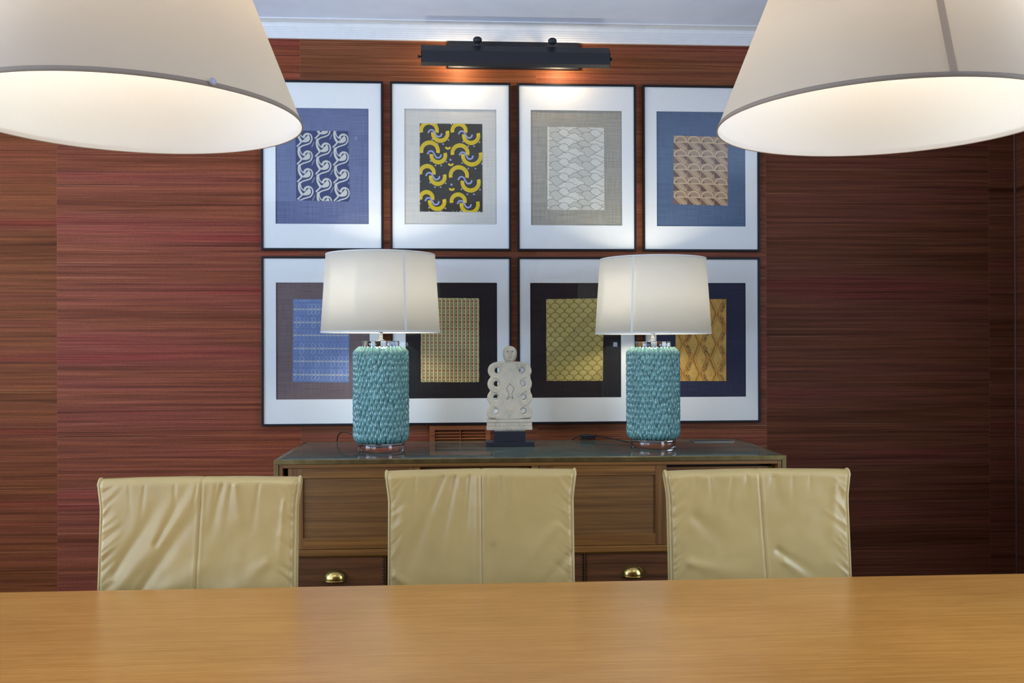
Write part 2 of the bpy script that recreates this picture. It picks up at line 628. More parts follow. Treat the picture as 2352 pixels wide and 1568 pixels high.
# ------------------------------------------------------------------ dining table
def build_table():
    cx, cy, zt = 0.08, 1.772, H - 0.58
    t = thing('dining_table', (cx, cy, 0), 'long golden-brown oak dining table in front of the beige chairs', 'table')
    L, W = 3.3, 1.0
    bevel(MB().box(-L / 2, L / 2, -W / 2, W / 2, zt - 0.035, zt).build('tabletop', M['table'], t), 0.003)
    m = MB()
    for s in (-1, 1):
        m.box(-L / 2 + 0.18, L / 2 - 0.18, s * 0.40 - 0.011, s * 0.40 + 0.011, zt - 0.115, zt - 0.035)
        m.box(s * (L / 2 - 0.19) - 0.011, s * (L / 2 - 0.19) + 0.011, -0.389, 0.389, zt - 0.115, zt - 0.035)
    m.build('apron', M['table'], t)
    for sx in (-1, 1):
        for sy in (-1, 1):
            x, y = sx * (L / 2 - 0.10), sy * 0.40
            m = MB()
            m.box(x - 0.04, x + 0.04, y - 0.04, y + 0.04, 0, zt - 0.035)
            bevel(m.build('leg', M['table'], t), 0.004)
    return t


build_table()


# ------------------------------------------------------------------ leather chairs
def ridge(x, y, x0, y0, x1, y1, wid, amp, taper=True):
    dx, dy = x1 - x0, y1 - y0
    L2 = dx * dx + dy * dy
    t = ((x - x0) * dx + (y - y0) * dy) / L2
    tc = min(1, max(0, t))
    d2 = (x - x0 - tc * dx) ** 2 + (y - y0 - tc * dy) ** 2
    wd = wid * (0.55 + 0.8 * tc) if taper else wid
    a = amp * (1 - 0.75 * tc) if taper else amp
    return a * math.exp(-d2 / (wd * wd))


def make_chair(x, yb, rz, width, ztop, seam_top, seam_bot, folds, seed, label):
    """x, yb: middle of the front face of the back at table height; the back leans away towards its top."""
    t = thing('dining_chair', (x, yb, 0), label, 'chair', 'beige leather chairs along the table', rz)
    rnd = random.Random(seed)
    zb0 = 0.44
    hgt = ztop - zb0
    th = 0.052
    rt = 0.020
    lean = 0.09
    # side gathers: many small creases starting at the piping
    side = []
    for s in (-1, 1):
        k = 0.03
        while k < hgt - 0.03:
            ang = rnd.uniform(0.5, 1.1) if k > hgt * 0.45 else rnd.uniform(-0.9, 0.35)
            ln = rnd.uniform(0.03, 0.075)
            side.append((s * 0.488 * width, k, s * (0.488 * width) - s * ln * math.cos(ang), k + ln * math.sin(ang),
                         rnd.uniform(0.0035, 0.0065), rnd.choice((-1, 1)) * rnd.uniform(0.0012, 0.0026)))
            k += rnd.uniform(0.010, 0.024)
    tops = []
    k = -0.36 * width
    while k < 0.38 * width:
        ln = rnd.uniform(0.05, 0.13)
        sl = -k * 0.5 + rnd.uniform(-0.25, 0.1)
        tops.append((k, hgt - 0.012, k + sl * ln, hgt - 0.012 - ln, rnd.uniform(0.004, 0.009), -rnd.uniform(0.0010, 0.0022)))
        k += rnd.uniform(0.03, 0.075)
    NU, NV, NR, NB = 170, 130, 8, 40
    half = width / 2
    m = MB()
    rows = []

    def flare(v):
        q = max(0, (v - (hgt - 0.09)) / 0.09)
        return 0.009 * q * q * (3 - 2 * q) * 1.0

    prof = [('f', i / NV) for i in range(NV + 1)] + [('r', i / NR) for i in range(1, NR)] + [('b', i / NB) for i in range(NB + 1)]
    for kind, q in prof:
        row = []
        for iu in range(NU + 1):
            uu = -1 + 2 * iu / NU
            # edge puff: flat in the middle, rolling back to the welt at the sides
            e = max(0, (abs(uu) - 0.955) / 0.045)
            if kind == 'f':
                v = q * (hgt - rt)
                px = uu * (half + flare(v))
                n = 0.0
                for a in folds:
                    n += ridge(px, v, *a)
                if abs(uu) > 0.6:
                    for a in side:
                        if a[0] * uu > 0 and abs(a[1] - v) < 0.13:
                            n += ridge(px, v, *a)
                if v > hgt - 0.19:
                    for a in tops:
                        if abs(a[0] - px) < 0.09:
                            n += ridge(px, v, *a)
                n += 0.0022 * (mnoise.noise(Vector((px * 9, v * 9, seed * 3.7))))
                n += 0.0012 * (mnoise.noise(Vector((px * 26, v * 22, seed * 1.7))))
                sx = seam_bot + (seam_top - seam_bot) * (v / hgt)
                d = px - sx
                n -= 0.0034 * math.exp(-(d / 0.0022) ** 2)
                n += 0.0007 * math.exp(-((abs(d) - 0.007) / 0.004) ** 2)
                y = -n + 0.012 * e * e
                row.append((px, y + lean * (v - (hgt * 0.25)) , zb0 + v))
            elif kind == 'r':
                a = PI * q
                v = hgt - rt
                px = uu * (half + flare(v))
                ry = th / 2 * (1 - 0.35 * e)
                sx = seam_top
                g = 1 - 0.08 * math.exp(-((px - sx) / 0.003) ** 2)
                n = 0.0008 * mnoise.noise(Vector((px * 14, a, seed * 3.7)))
                dip = 0.004 * uu * uu
                y = th / 2 - math.cos(a) * ry * g
                row.append((px, y + lean * (v - hgt * 0.25), zb0 + v + math.sin(a) * rt * g + n - dip))
            else:
                v = (1 - q) * (hgt - rt)
                px = uu * (half + flare(v))
                row.append((px, th - 0.012 * e * e + lean * (v - hgt * 0.25), zb0 + v))
        rows.append([m.vert(p) for p in row])
    for i in range(len(rows) - 1):
        for k in range(NU):
            m.face([rows[i][k], rows[i][k + 1], rows[i + 1][k + 1], rows[i + 1][k]], 0, True)
    # side gussets and underside
    for k in (0, NU):
        m.face([r[k] for r in rows], 0)
    m.face(rows[0] + rows[-1][::-1], 0)
    m.build('backrest', M['leather'], t)
    # welted edge down each side, turning over the top corner
    for s in (-1, 1):
        pts = []
        for i in range(34):
            v = i / 33 * (hgt - rt - 0.004)
            pts.append((s * (half + flare(v) + 0.0005), 0.011 + lean * (v - hgt * 0.25), zb0 + v))
        vt = hgt - rt - 0.004
        for i in range(1, 10):
            a = PI * i / 10
            ry = th / 2 - 0.011
            pts.append((s * (half + flare(hgt) + 0.0005), th / 2 - math.cos(a) * ry + lean * (vt - hgt * 0.25), zb0 + vt + math.sin(a) * (rt - 0.001)))
        for i in range(34):
            v = (1 - i / 33) * vt
            pts.append((s * (half + flare(v) + 0.0005), th - 0.011 + lean * (v - hgt * 0.25), zb0 + v))
        MB().tube(pts, 0.0042, 8).build('piping', M['welt'], t)
    # seat
    m = MB()
    b = len(m.v)
    N = 26
    grid = []
    for j in range(N + 1):
        r = []
        for i in range(N + 1):
            uu, vv = -1 + 2 * i / N, -1 + 2 * j / N
            puff = 0.02 * (1 - abs(uu) ** 6) * (1 - abs(vv) ** 6)
            r.append(m.vert((uu * (half - 0.01), -0.235 + vv * 0.215, 0.455 + puff)))
        grid.append(r)
    for j in range(N):
        for i in range(N):
            m.face([grid[j][i], grid[j][i + 1], grid[j + 1][i + 1], grid[j + 1][i]], 0, True)
    lo = [m.vert((sx * (half - 0.01), -0.235 + sy * 0.215, 0.40)) for sx, sy in ((-1, -1), (1, -1), (1, 1), (-1, 1))]
    m.face(lo[::-1])
    m.face(grid[0] + [lo[1], lo[0]])
    m.face(grid[-1][::-1] + [lo[3], lo[2]])
    m.face([g[0] for g in grid][::-1] + [lo[0], lo[3]])
    m.face([g[-1] for g in grid] + [lo[2], lo[1]])
    m.build('seat', M['leather'], t)
    # cantilever-free four legged steel base
    for sx in (-1, 1):
        for yy, yt in ((-0.42, -0.40), (-0.03, -0.06)):
            MB().tube([(sx * (half - 0.05), yy, 0), (sx * (half - 0.05), yt, 0.40)], 0.012, 12).build('leg', M['steel'], t)
    return t


# left chair: long diagonal drapes running up to the right on its left half
fl = [(-0.235, 0.24, 0.0, 0.52, 0.020, 0.0045), (-0.22, 0.20, 0.05, 0.36, 0.022, 0.0055), (-0.20, 0.33, -0.06, 0.55, 0.016, -0.005),
      (-0.14, 0.28, 0.02, 0.52, 0.016, -0.005), (-0.10, 0.40, -0.02, 0.55, 0.012, -0.005), (0.06, 0.55, 0.03, 0.42, 0.010, -0.0045),
      (0.09, 0.55, 0.10, 0.46, 0.010, 0.0050), (0.06, 0.28, 0.22, 0.24, 0.030, 0.0045), (0.05, 0.18, 0.2, 0.14, 0.03, -0.004),
      (0.24, 0.26, 0.10, 0.10, 0.016, -0.005), (0.235, 0.20, 0.14, 0.06, 0.012, 0.0045), (-0.22, 0.13, -0.05, 0.08, 0.03, 0.004),
      (0.21, 0.50, 0.20, 0.34, 0.008, 0.003), (0.17, 0.35, 0.10, 0.30, 0.02, 0.003)]
make_chair(-0.642, 2.330, 0.0, 0.474, H - 0.328, 0.008, -0.012, fl, 3,
           'beige leather dining chair at the left, its left half before plain red-brown wall')
fm = [(-0.10, 0.54, -0.20, 0.30, 0.012, -0.0045), (-0.07, 0.54, -0.14, 0.22, 0.014, -0.005), (-0.03, 0.55, -0.05, 0.30, 0.010, -0.0035),
      (-0.012, 0.55, -0.012, 0.10, 0.010, 0.0035), (0.05, 0.55, 0.06, 0.40, 0.012, -0.004), (0.03, 0.35, 0.03, 0.08, 0.018, -0.003),
      (0.24, 0.33, 0.12, 0.20, 0.016, -0.0045), (0.24, 0.22, 0.13, 0.06, 0.018, -0.0055), (-0.23, 0.28, -0.12, 0.20, 0.018, 0.004),
      (-0.22, 0.22, -0.10, 0.12, 0.016, -0.0045), (0.20, 0.40, 0.10, 0.30, 0.022, 0.0035), (-0.21, 0.45, -0.22, 0.3, 0.02, 0.003)]
make_chair(0.066, 2.470, 0.0, 0.490, H - 0.335, 0.0, 0.002, fm, 11,
           'beige leather dining chair in the middle, backing onto the sideboard below the carved figure')
fr = [(0.045, 0.33, 0.19, 0.22, 0.016, -0.0045), (0.06, 0.30, 0.22, 0.20, 0.018, 0.004), (-0.18, 0.42, -0.08, 0.33, 0.026, -0.004),
      (-0.20, 0.30, -0.05, 0.26, 0.020, 0.0045), (-0.16, 0.22, 0.0, 0.20, 0.024, -0.005), (-0.23, 0.18, -0.10, 0.06, 0.014, -0.0045),
      (-0.14, 0.54, -0.18, 0.40, 0.020, 0.004), (0.23, 0.20, 0.12, 0.08, 0.022, 0.0045), (0.21, 0.5, 0.19, 0.3, 0.014, 0.003),
      (-0.03, 0.55, -0.05, 0.46, 0.012, -0.003), (0.04, 0.55, 0.05, 0.45, 0.014, -0.003)]
make_chair(0.826, 2.470, 0.0, 0.492, H - 0.343, -0.002, 0.022, fr, 23,
           'beige leather dining chair at the right, its far side against bare dark wall')


# ------------------------------------------------------------------ sideboard
def build_sideboard():
    x0, x1, y0, y1 = -0.642, 1.198, 3.330, 3.945
    zt = H - 0.405
    t = thing('sideboard', ((x0 + x1) / 2, (y0 + y1) / 2, 0),
              'old oak sideboard with brass edging and dark glass top against the picture wall', 'sideboard', rz=math.radians(-0.45))
    ox, oy = (x0 + x1) / 2, (y0 + y1) / 2

    def bx(m, a, b, c, d, e, f, mi=0):
        return m.box(a - ox, b - ox, c - oy, d - oy, e, f, mi)
    bw = 0.0165
    # carcass: back, ends, floor, dividing rails
    m = MB()
    bx(m, x0 + bw, x1 - bw, y1 - 0.02, y1, 0.06, zt - bw)
    bx(m, x0 + bw, x0 + bw + 0.0135, y0 + 0.004, y1 - 0.02, 0.06, zt - bw)
    bx(m, x1 - bw - 0.0145, x1 - bw, y0 + 0.004, y1 - 0.02, 0.06, zt - bw)
    bx(m, x0 + bw + 0.0135, x1 - bw - 0.0145, y0 + 0.004, y1 - 0.02, 0.06, 0.09)
    bx(m, x0 + bw + 0.0135, x1 - bw - 0.0145, y0 + 0.004, y1 - 0.02, zt - 0.030, zt - bw)
    zr1, zr0 = zt - 0.3195, zt - 0.3405
    bx(m, x0 + bw + 0.0135, x1 - bw - 0.0145, y0 + 0.002, y1 - 0.02, zr0, zr1)
    bx(m, 0.2711, 0.2961, y0 + 0.006, y1 - 0.02, zr1, zt - 0.030)
    bevel(m.build('carcass', M['oak'], t), 0.0012)
    # dark sheet standing in for the shade inside, behind the doors
    m = MB()
    bx(m, x0 + 0.034, x1 - 0.034, y0 + 0.075, y0 + 0.080, 0.1, zt - 0.032)
    m.build('inner_shade_sheet', M['darkgap'], t)
    # brass edging: top frame, four corner posts
    m = MB()
    bx(m, x0, x1, y0, y0 + bw, zt - bw, zt)
    bx(m, x0, x1, y1 - bw, y1, zt - bw, zt)
    bx(m, x0, x0 + bw, y0 + bw, y1 - bw, zt - bw, zt)
    bx(m, x1 - bw, x1, y0 + bw, y1 - bw, zt - bw, zt)
    for a in (x0, x1 - bw):
        for b in (y0, y1 - bw):
            bx(m, a, a + bw, b, b + bw, 0, zt - bw)
    bevel(m.build('brass_edging', M['brass'], t), 0.0012)
    m = MB()
    bx(m, x0 + bw, x1 - bw, y0 + 0.001, y0 + bw, zr0 - 0.0035, zr0 - 0.0002)
    m.build('brass_strip', M['brassbright'], t)
    m = MB()
    bx(m, x0 + bw, x1 - bw, y0 + bw, y1 - bw, zt - bw, zt - 0.0006)
    m.build('glass_top', M['topglass'], t)

    def door(a, b, yf, stl, str_, ztop, zbot):
        p = MB()
        bx(p, a + stl - 0.006, b - str_ + 0.006, yf + 0.008, yf + 0.016, zbot + 0.034, ztop - 0.030)
        o = p.build('sliding_door', M['oakpanel'], t)
        for z0_, z1_ in ((ztop - 0.036, ztop), (zbot, zbot + 0.040)):
            d = MB()
            bx(d, a + stl, b - str_, yf, yf + 0.02, z0_, z1_)
            bevel(d.build('rail', M['oak'], o), 0.001)
        for a_, b_ in ((a, a + stl), (b - str_, b)):
            s = MB()
            bx(s, a_, b_, yf, yf + 0.02, zbot, ztop)
            bevel(s.build('stile', M['oakz'], o), 0.001)
    zd1, zd0 = zt - 0.031, zr1 + 0.001
    yf, yr = y0 + 0.010, y0 + 0.042
    door(-0.594, -0.128, yf, 0.052, 0.039, zd1, zd0)
    door(-0.165, 0.268, yr, 0.050, 0.045, zd1 - 0.006, zd0)
    door(0.299, 0.7605, yf, 0.050, 0.042, zd1, zd0)
    door(0.715, 1.162, yr, 0.050, 0.045, zd1 - 0.012, zd0)

    # drawers: five columns, three rows, each with a brass cup pull
    xa, xb = x0 + bw + 0.0135, x1 - bw - 0.0145
    pitch = (1.1715 - (-0.607)) / 5
    zrow = [(zr0 - 0.006, zr0 - 0.150), (zr0 - 0.158, zr0 - 0.302), (zr0 - 0.310, 0.095)]
    for r, (zu, zl) in enumerate(zrow):
        for c in range(5):
            a = -0.607 + c * pitch + 0.004
            b = a + pitch - 0.008
            b = min(b, xb - 0.002)
            a = max(a, xa + 0.002)
            d = MB()
            bx(d, a, b, y0 + 0.008, y0 + 0.028, zl, zu)
            # finger joints at both ends
            nj = 13
            for k in range(nj):
                zz = zl + (zu - zl) * (k + 0.25) / nj
                bx(d, a, a + 0.007, y0 + 0.0076, y0 + 0.0085, zz, zz + (zu - zl) / nj * 0.5, 1)
                bx(d, b - 0.007, b, y0 + 0.0076, y0 + 0.0085, zz, zz + (zu - zl) / nj * 0.5, 1)
            dr = d.build('drawer', [M['drawer'], M['darkgap']], t)
            # cup pull: quarter shell on an eared back plate
            cxm = (a + b) / 2 - ox
            zc = zu - 0.082 if r == 0 else (zu + zl) / 2 - 0.012
            hm = MB()
            ya = y0 + 0.008 - oy
            NA, NB = 20, 9
            g = []
            for i in range(NA + 1):
                an = PI * i / NA
                row = []
                for j in range(NB + 1):
                    be = (PI / 2) * j / NB
                    row.append(hm.vert((cxm - 0.037 * math.cos(an), ya - 0.002 - 0.025 * math.sin(be) * math.sin(an),
                                        zc + 0.036 * math.sin(an) ** 0.8 * math.cos(be) if 0 < i < NA else zc)))
                g.append(row)
            for i in range(NA):
                for j in range(NB):
                    hm.face([g[i][j], g[i + 1][j], g[i + 1][j + 1], g[i][j + 1]], 0, True)
            hm.tube([(cxm - 0.037 + 0.074 * q / 14, ya - 0.002 - 0.025 * (1 - (1 - q / 7) ** 2) ** 0.5 if 0 < q < 14 else ya - 0.002, zc) for q in range(15)], 0.0018, 8)
            ho = hm.build('cup_handle', M['brassbright'], dr)
            so = ho.modifiers.new('wall', 'SOLIDIFY')
            so.thickness = 0.0012
            pl = MB()
            pts = []
            for i in range(21):
                an = PI * i / 20
                pts.append((cxm - 0.049 * math.cos(an), zc - 0.004 + 0.043 * math.sin(an)))
            f1 = [pl.vert((p[0], ya - 0.0016, p[1])) for p in pts]
            f0 = [pl.vert((p[0], ya, p[1])) for p in pts]
            pl.face(f1)
            for i in range(len(pts)):
                k = (i + 1) % len(pts)
                pl.face([f1[i], f1[k], f0[k], f0[i]])
            pl.build('back_plate', M['brass'], dr)
    # brass strips between the drawer columns
    for c in range(1, 5):
        m = MB()
        xm = -0.607 + c * pitch
        bx(m, xm - 0.002, xm + 0.002, y0 + 0.004, y0 + 0.03, 0.09, zr0 - 0.004)
        m.build('divider_strip', M['brassbright'], t)
    return t


build_sideboard()
ZTOP = H - 0.405 - 0.0002          # dark glass surface the lamps stand on

# ------------------------------------------------------------------ table lamps
def scale_body(r, h, seed):
    """Cylinder vase covered in overlapping tear-shaped scales."""
    rnd = random.Random(seed)
    m = MB()
    crest = []

    def rad(z):
        q = z / h
        rr = r
        if q < 0.07:
            rr *= 0.86 + 0.14 * math.sin(q / 0.07 * PI / 2)
        if q > 0.93:
            rr *= 0.84 + 0.16 * math.sin((1 - q) / 0.07 * PI / 2)
        return rr
    prof = [(rad(h * i / 30) * 0.938, h * i / 30) for i in range(31)]
    prof = [(0.05, 0)] + prof + [(0.072, h), (0.0, h)]
    m.lathe(prof, 56)
    crest += [0.0] * (len(m.v))
    rows, colm = 17, 36
    NL, NW = 9, 6
    for j in range(rows):
        zc = h * (0.045 + 0.925 * j / (rows - 1))
        for i in range(colm):
            a0 = 2 * PI * (i + 0.5 * (j % 2)) / colm + rnd.uniform(-0.022, 0.022)
            zt = zc + rnd.uniform(-0.004, 0.004) + 0.019
            ln = 0.042 * rnd.uniform(0.88, 1.12)
            wd = 0.0080 * rnd.uniform(0.85, 1.15)
            ln = min(ln, zt - 0.0005)
            tilt = rnd.uniform(-0.09, 0.09)
            grid = []
            for p in range(NL + 1):
                s = p / NL                                   # 0 top, 1 bottom tip
                ww = wd * (max(0.0, math.sin(PI * (s ** 1.25 * 0.985 + 0.008))) ** 0.62 if 0 < s < 1 else 0.06)
                out = 0.0062 * math.sin(PI * min(1.0, s ** 1.3) * 0.80) + 0.0010
                z = zt - ln * s
                zz = min(max(z, 0.001), h + 0.002)
                row = []
                for q in range(NW + 1):
                    u = -1 + 2 * q / NW
                    bulge = (1 - u * u) ** 0.6
                    rr = rad(min(zz, h)) * 0.940 + out * (0.22 + 0.95 * bulge) - (0.002 if s == 0 else 0)
                    an = a0 + (u * ww + tilt * (s - 0.5) * ln) / r
                    row.append(m.vert((rr * math.cos(an), rr * math.sin(an), zz)))
                    edge = max(abs(u) ** 4 * 0.85, 0.9 * max(0, 1 - s * 5))
                    crest.append(min(1, 0.06 + edge))
                grid.append(row)
            for p in range(NL):
                for q in range(NW):
                    m.face([grid[p][q], grid[p + 1][q], grid[p + 1][q + 1], grid[p][q + 1]], 0, True)
    return m, crest


def make_lamp(x, y, k, seam_ang, seed, label):
    t = thing('table_lamp', (x, y, ZTOP), label, 'lamp', 'pair of table lamps on the sideboard')
    hb = 0.366 * k
    m = MB().lathe([(0.0, 0), (0.0875, 0), (0.0885, 0.001), (0.0885, 0.031), (0.0875, 0.032), (0.0, 0.032)], 64, cap=False)
    m.build('clear_foot', M['acrylic'], t)
    b, crest = scale_body(0.106 * k, hb, seed)
    o = b.build('ceramic_body', M['glaze'], t, loc=(0, 0, 0.0325), fix=False)
    at = o.data.attributes.new('crest', 'FLOAT', 'POINT')
    at.data.foreach_set('value', crest)
    zt = 0.0325 + hb
    m = MB().lathe([(0.0, 0), (0.0695, 0), (0.0700, 0.001), (0.0700, 0.021), (0.0690, 0.022), (0.0, 0.022)], 64, cap=False)
    m.build('clear_collar', M['acrylic'], t, loc=(0, 0, zt + 0.0008))
    z2 = zt + 0.0232
    m = MB().lathe([(0.014, 0), (0.014, 0.004), (0.008, 0.006), (0.0075, 0.05), (0.017, 0.052), (0.017, 0.09), (0.012, 0.095)], 32)
    m.build('chrome_neck', M['chrome'], t, loc=(0, 0, z2))
    m = MB().lathe([(0.0, 0), (0.012, 0.004), (0.03, 0.04), (0.03, 0.055), (0.02, 0.078), (0.0, 0.085)], 24, cap=False)
    m.build('bulb', M['bulb'], t, loc=(0, 0, z2 + 0.096))
    zs0 = 0.4540 * k
    zs1 = zs0 + 0.2950 * k
    rb, rt = 0.2275, 0.2085
    th = 0.0012
    m = MB().lathe([(rb, zs0), (rt, zs1), (rt - th, zs1), (rb - th, zs0)], 96, closed=True)
    sh = m.build('lampshade', M['lampcloth'], t)
    for rr, zz in ((rb, zs0), (rt, zs1)):
        m = MB()
        m.lathe([(rr + 0.0006, zz - 0.002), (rr + 0.0006, zz + 0.004), (rr - 0.0018, zz + 0.004), (rr - 0.0018, zz - 0.002)], 96, closed=True)
        m.build('rim_tape', shade_tape, sh)
    ca, sa = math.cos(seam_ang), math.sin(seam_ang)
    m = MB()
    wv = 0.004
    pts = []
    for zz, rr in ((zs0, rb), (zs1, rt)):
        for s in (-1, 1):
            pts.append(((rr + 0.0006) * ca - s * wv * sa, (rr + 0.0006) * sa + s * wv * ca, zz))
    m.poly([pts[0], pts[1], pts[3], pts[2]])
    m.build('seam_strip', shade_tape, sh)
    # spider holding the shade
    m = MB()
    for a in range(3):
        an = a * 2 * PI / 3 + 0.4
        m.tube([(0.012 * math.cos(an), 0.012 * math.sin(an), z2 + 0.058), ((rb - 0.004) * math.cos(an), (rb - 0.004) * math.sin(an), zs0 + 0.02)], 0.0015, 6)
    m.build('shade_carrier', M['chrome'], t)
    point_light('table_lamp_glow', (x, y, ZTOP + zs0 + 0.13), 10.5, (1.0, 0.92, 0.76), 0.05).parent = None
    return t


shade_tape = shade_cloth('white_shade_tape', (0.78, 0.77, 0.74), 0.25, (0.8, 0.78, 0.72))
make_lamp(-0.2897, 3.61, 1.0, math.radians(-62), 5,
          'teal scaled ceramic lamp with white shade, standing left of the carved figure')
make_lamp(0.7760, 3.65, 0.985, math.radians(-122), 9,
          'teal scaled ceramic lamp with white shade, standing right of the carved figure')


# ------------------------------------------------------------------ cords and odds on the sideboard
def bez(p, n=24):
    out = []
    for i in range(n + 1):
        t = i / n
        q = [Vector(a) for a in p]
        while len(q) > 1:
            q = [q[k].lerp(q[k + 1], t) for k in range(len(q) - 1)]
        out.append(tuple(q[0]))
    return out


zc = ZTOP + 0.0025
m = MB().tube(bez([(-0.330, 3.705, zc + 0.004), (-0.40, 3.74, zc + 0.02), (-0.44, 3.86, zc + 0.075), (-0.50, 3.93, zc + 0.05), (-0.50, 3.950, zc + 0.001)], 40), 0.0024, 8)
tag(m.build('lamp_cord', M['cord']), 'black cord looping off the sideboard behind the left lamp', 'cord')
c2 = thing('switched_lamp_cord', (0.555, 3.92, ZTOP), 'black cord with inline switch running to the right lamp', 'cord')
MB().tube(bez([(0.725, 3.735, 0.0035), (0.68, 3.78, 0.010), (0.64, 3.88, 0.016), (0.585, 3.925, 0.0190)], 24) and
          [(a - 0.555, b - 3.92, c) for a, b, c in bez([(0.722, 3.738, 0.0035), (0.68, 3.78, 0.008), (0.65, 3.89, 0.014), (0.583, 3.928, 0.0175)], 24)],
          0.0024, 8).build('cable', M['cord'], c2)
MB().tube([(a - 0.555, b - 3.92, c) for a, b, c in bez([(0.524, 3.93, 0.016), (0.50, 3.94, 0.010), (0.47, 3.962, 0.0), (0.46, 3.968, -0.10)], 20)], 0.0024, 8).build('cable', M['cord'], c2)
sw = bevel(MB().box(-0.032, 0.030, -0.004, 0.018, 0.0045, 0.0235).build('switch_body', M['black'], c2), 0.003)
bevel(MB().box(-0.012, 0.010, 0.000, 0.014, 0.0235, 0.0265).build('rocker', M['cord'], sw), 0.001)

# small slatted grey plate near the back right corner of the top
m = MB()
for k in range(22):
    a = -0.078 + k * 0.0074
    m.box(a, a + 0.0030, -0.036, 0.036, 0.0, 0.003)
m.box(-0.084, 0.084, -0.042, -0.036, 0.0, 0.0032).box(-0.084, 0.084, 0.036, 0.042, 0.0, 0.0032)
m.box(-0.084, -0.080, -0.036, 0.036, 0, 0.0032).box(0.0835, 0.0875, -0.036, 0.036, 0, 0.0032)
pg = m.build('slatted_plate', M['greymetal'], loc=(1.063, 3.845, ZTOP))
tag(pg, 'flat grey slatted plate lying at the back right corner of the sideboard', 'grille')


# ------------------------------------------------------------------ carved stone figure
def curve_plate(name, outer, holes, depth, bev, mat, parent, loc):
    cu = bpy.data.curves.new(name, 'CURVE')
    cu.dimensions = '2D'
    cu.fill_mode = 'BOTH'
    cu.offset = -bev
    cu.extrude = depth / 2 - bev
    cu.bevel_depth = bev
    cu.bevel_resolution = 3
    for loop in [outer] + holes:
        sp = cu.splines.new('POLY')
        sp.points.add(len(loop) - 1)
        for p, q in zip(sp.points, loop):
            p.co = (q[0], q[1], 0, 1)
        sp.use_cyclic_u = True
    tmp = bpy.data.objects.new('tmp', cu)
    COL.objects.link(tmp)
    dg = bpy.context.evaluated_depsgraph_get()
    me = bpy.data.meshes.new_from_object(tmp.evaluated_get(dg))
    bpy.data.objects.remove(tmp)
    me.transform(Matrix.Rotation(PI / 2, 4, 'X'))
    me.name = name
    me.materials.clear()
    me.materials.append(mat)
    for p in me.polygons:
        p.use_smooth = True
    o = bpy.data.objects.new(name, me)
    COL.objects.link(o)
    o.parent = parent
    o.location = loc
    return o


def smooth_loop(pts, it=3):
    for _ in range(it):
        q = []
        for i in range(len(pts)):
            a, b = pts[i], pts[(i + 1) % len(pts)]
            q.append((a[0] * .75 + b[0] * .25, a[1] * .75 + b[1] * .25))
            q.append((a[0] * .25 + b[0] * .75, a[1] * .25 + b[1] * .75))
        pts = q
    return pts


def circ(cx, cy, r, n=24):
    return [(cx + r * math.cos(2 * PI * i / n), cy + r * math.sin(2 * PI * i / n)) for i in range(n)]


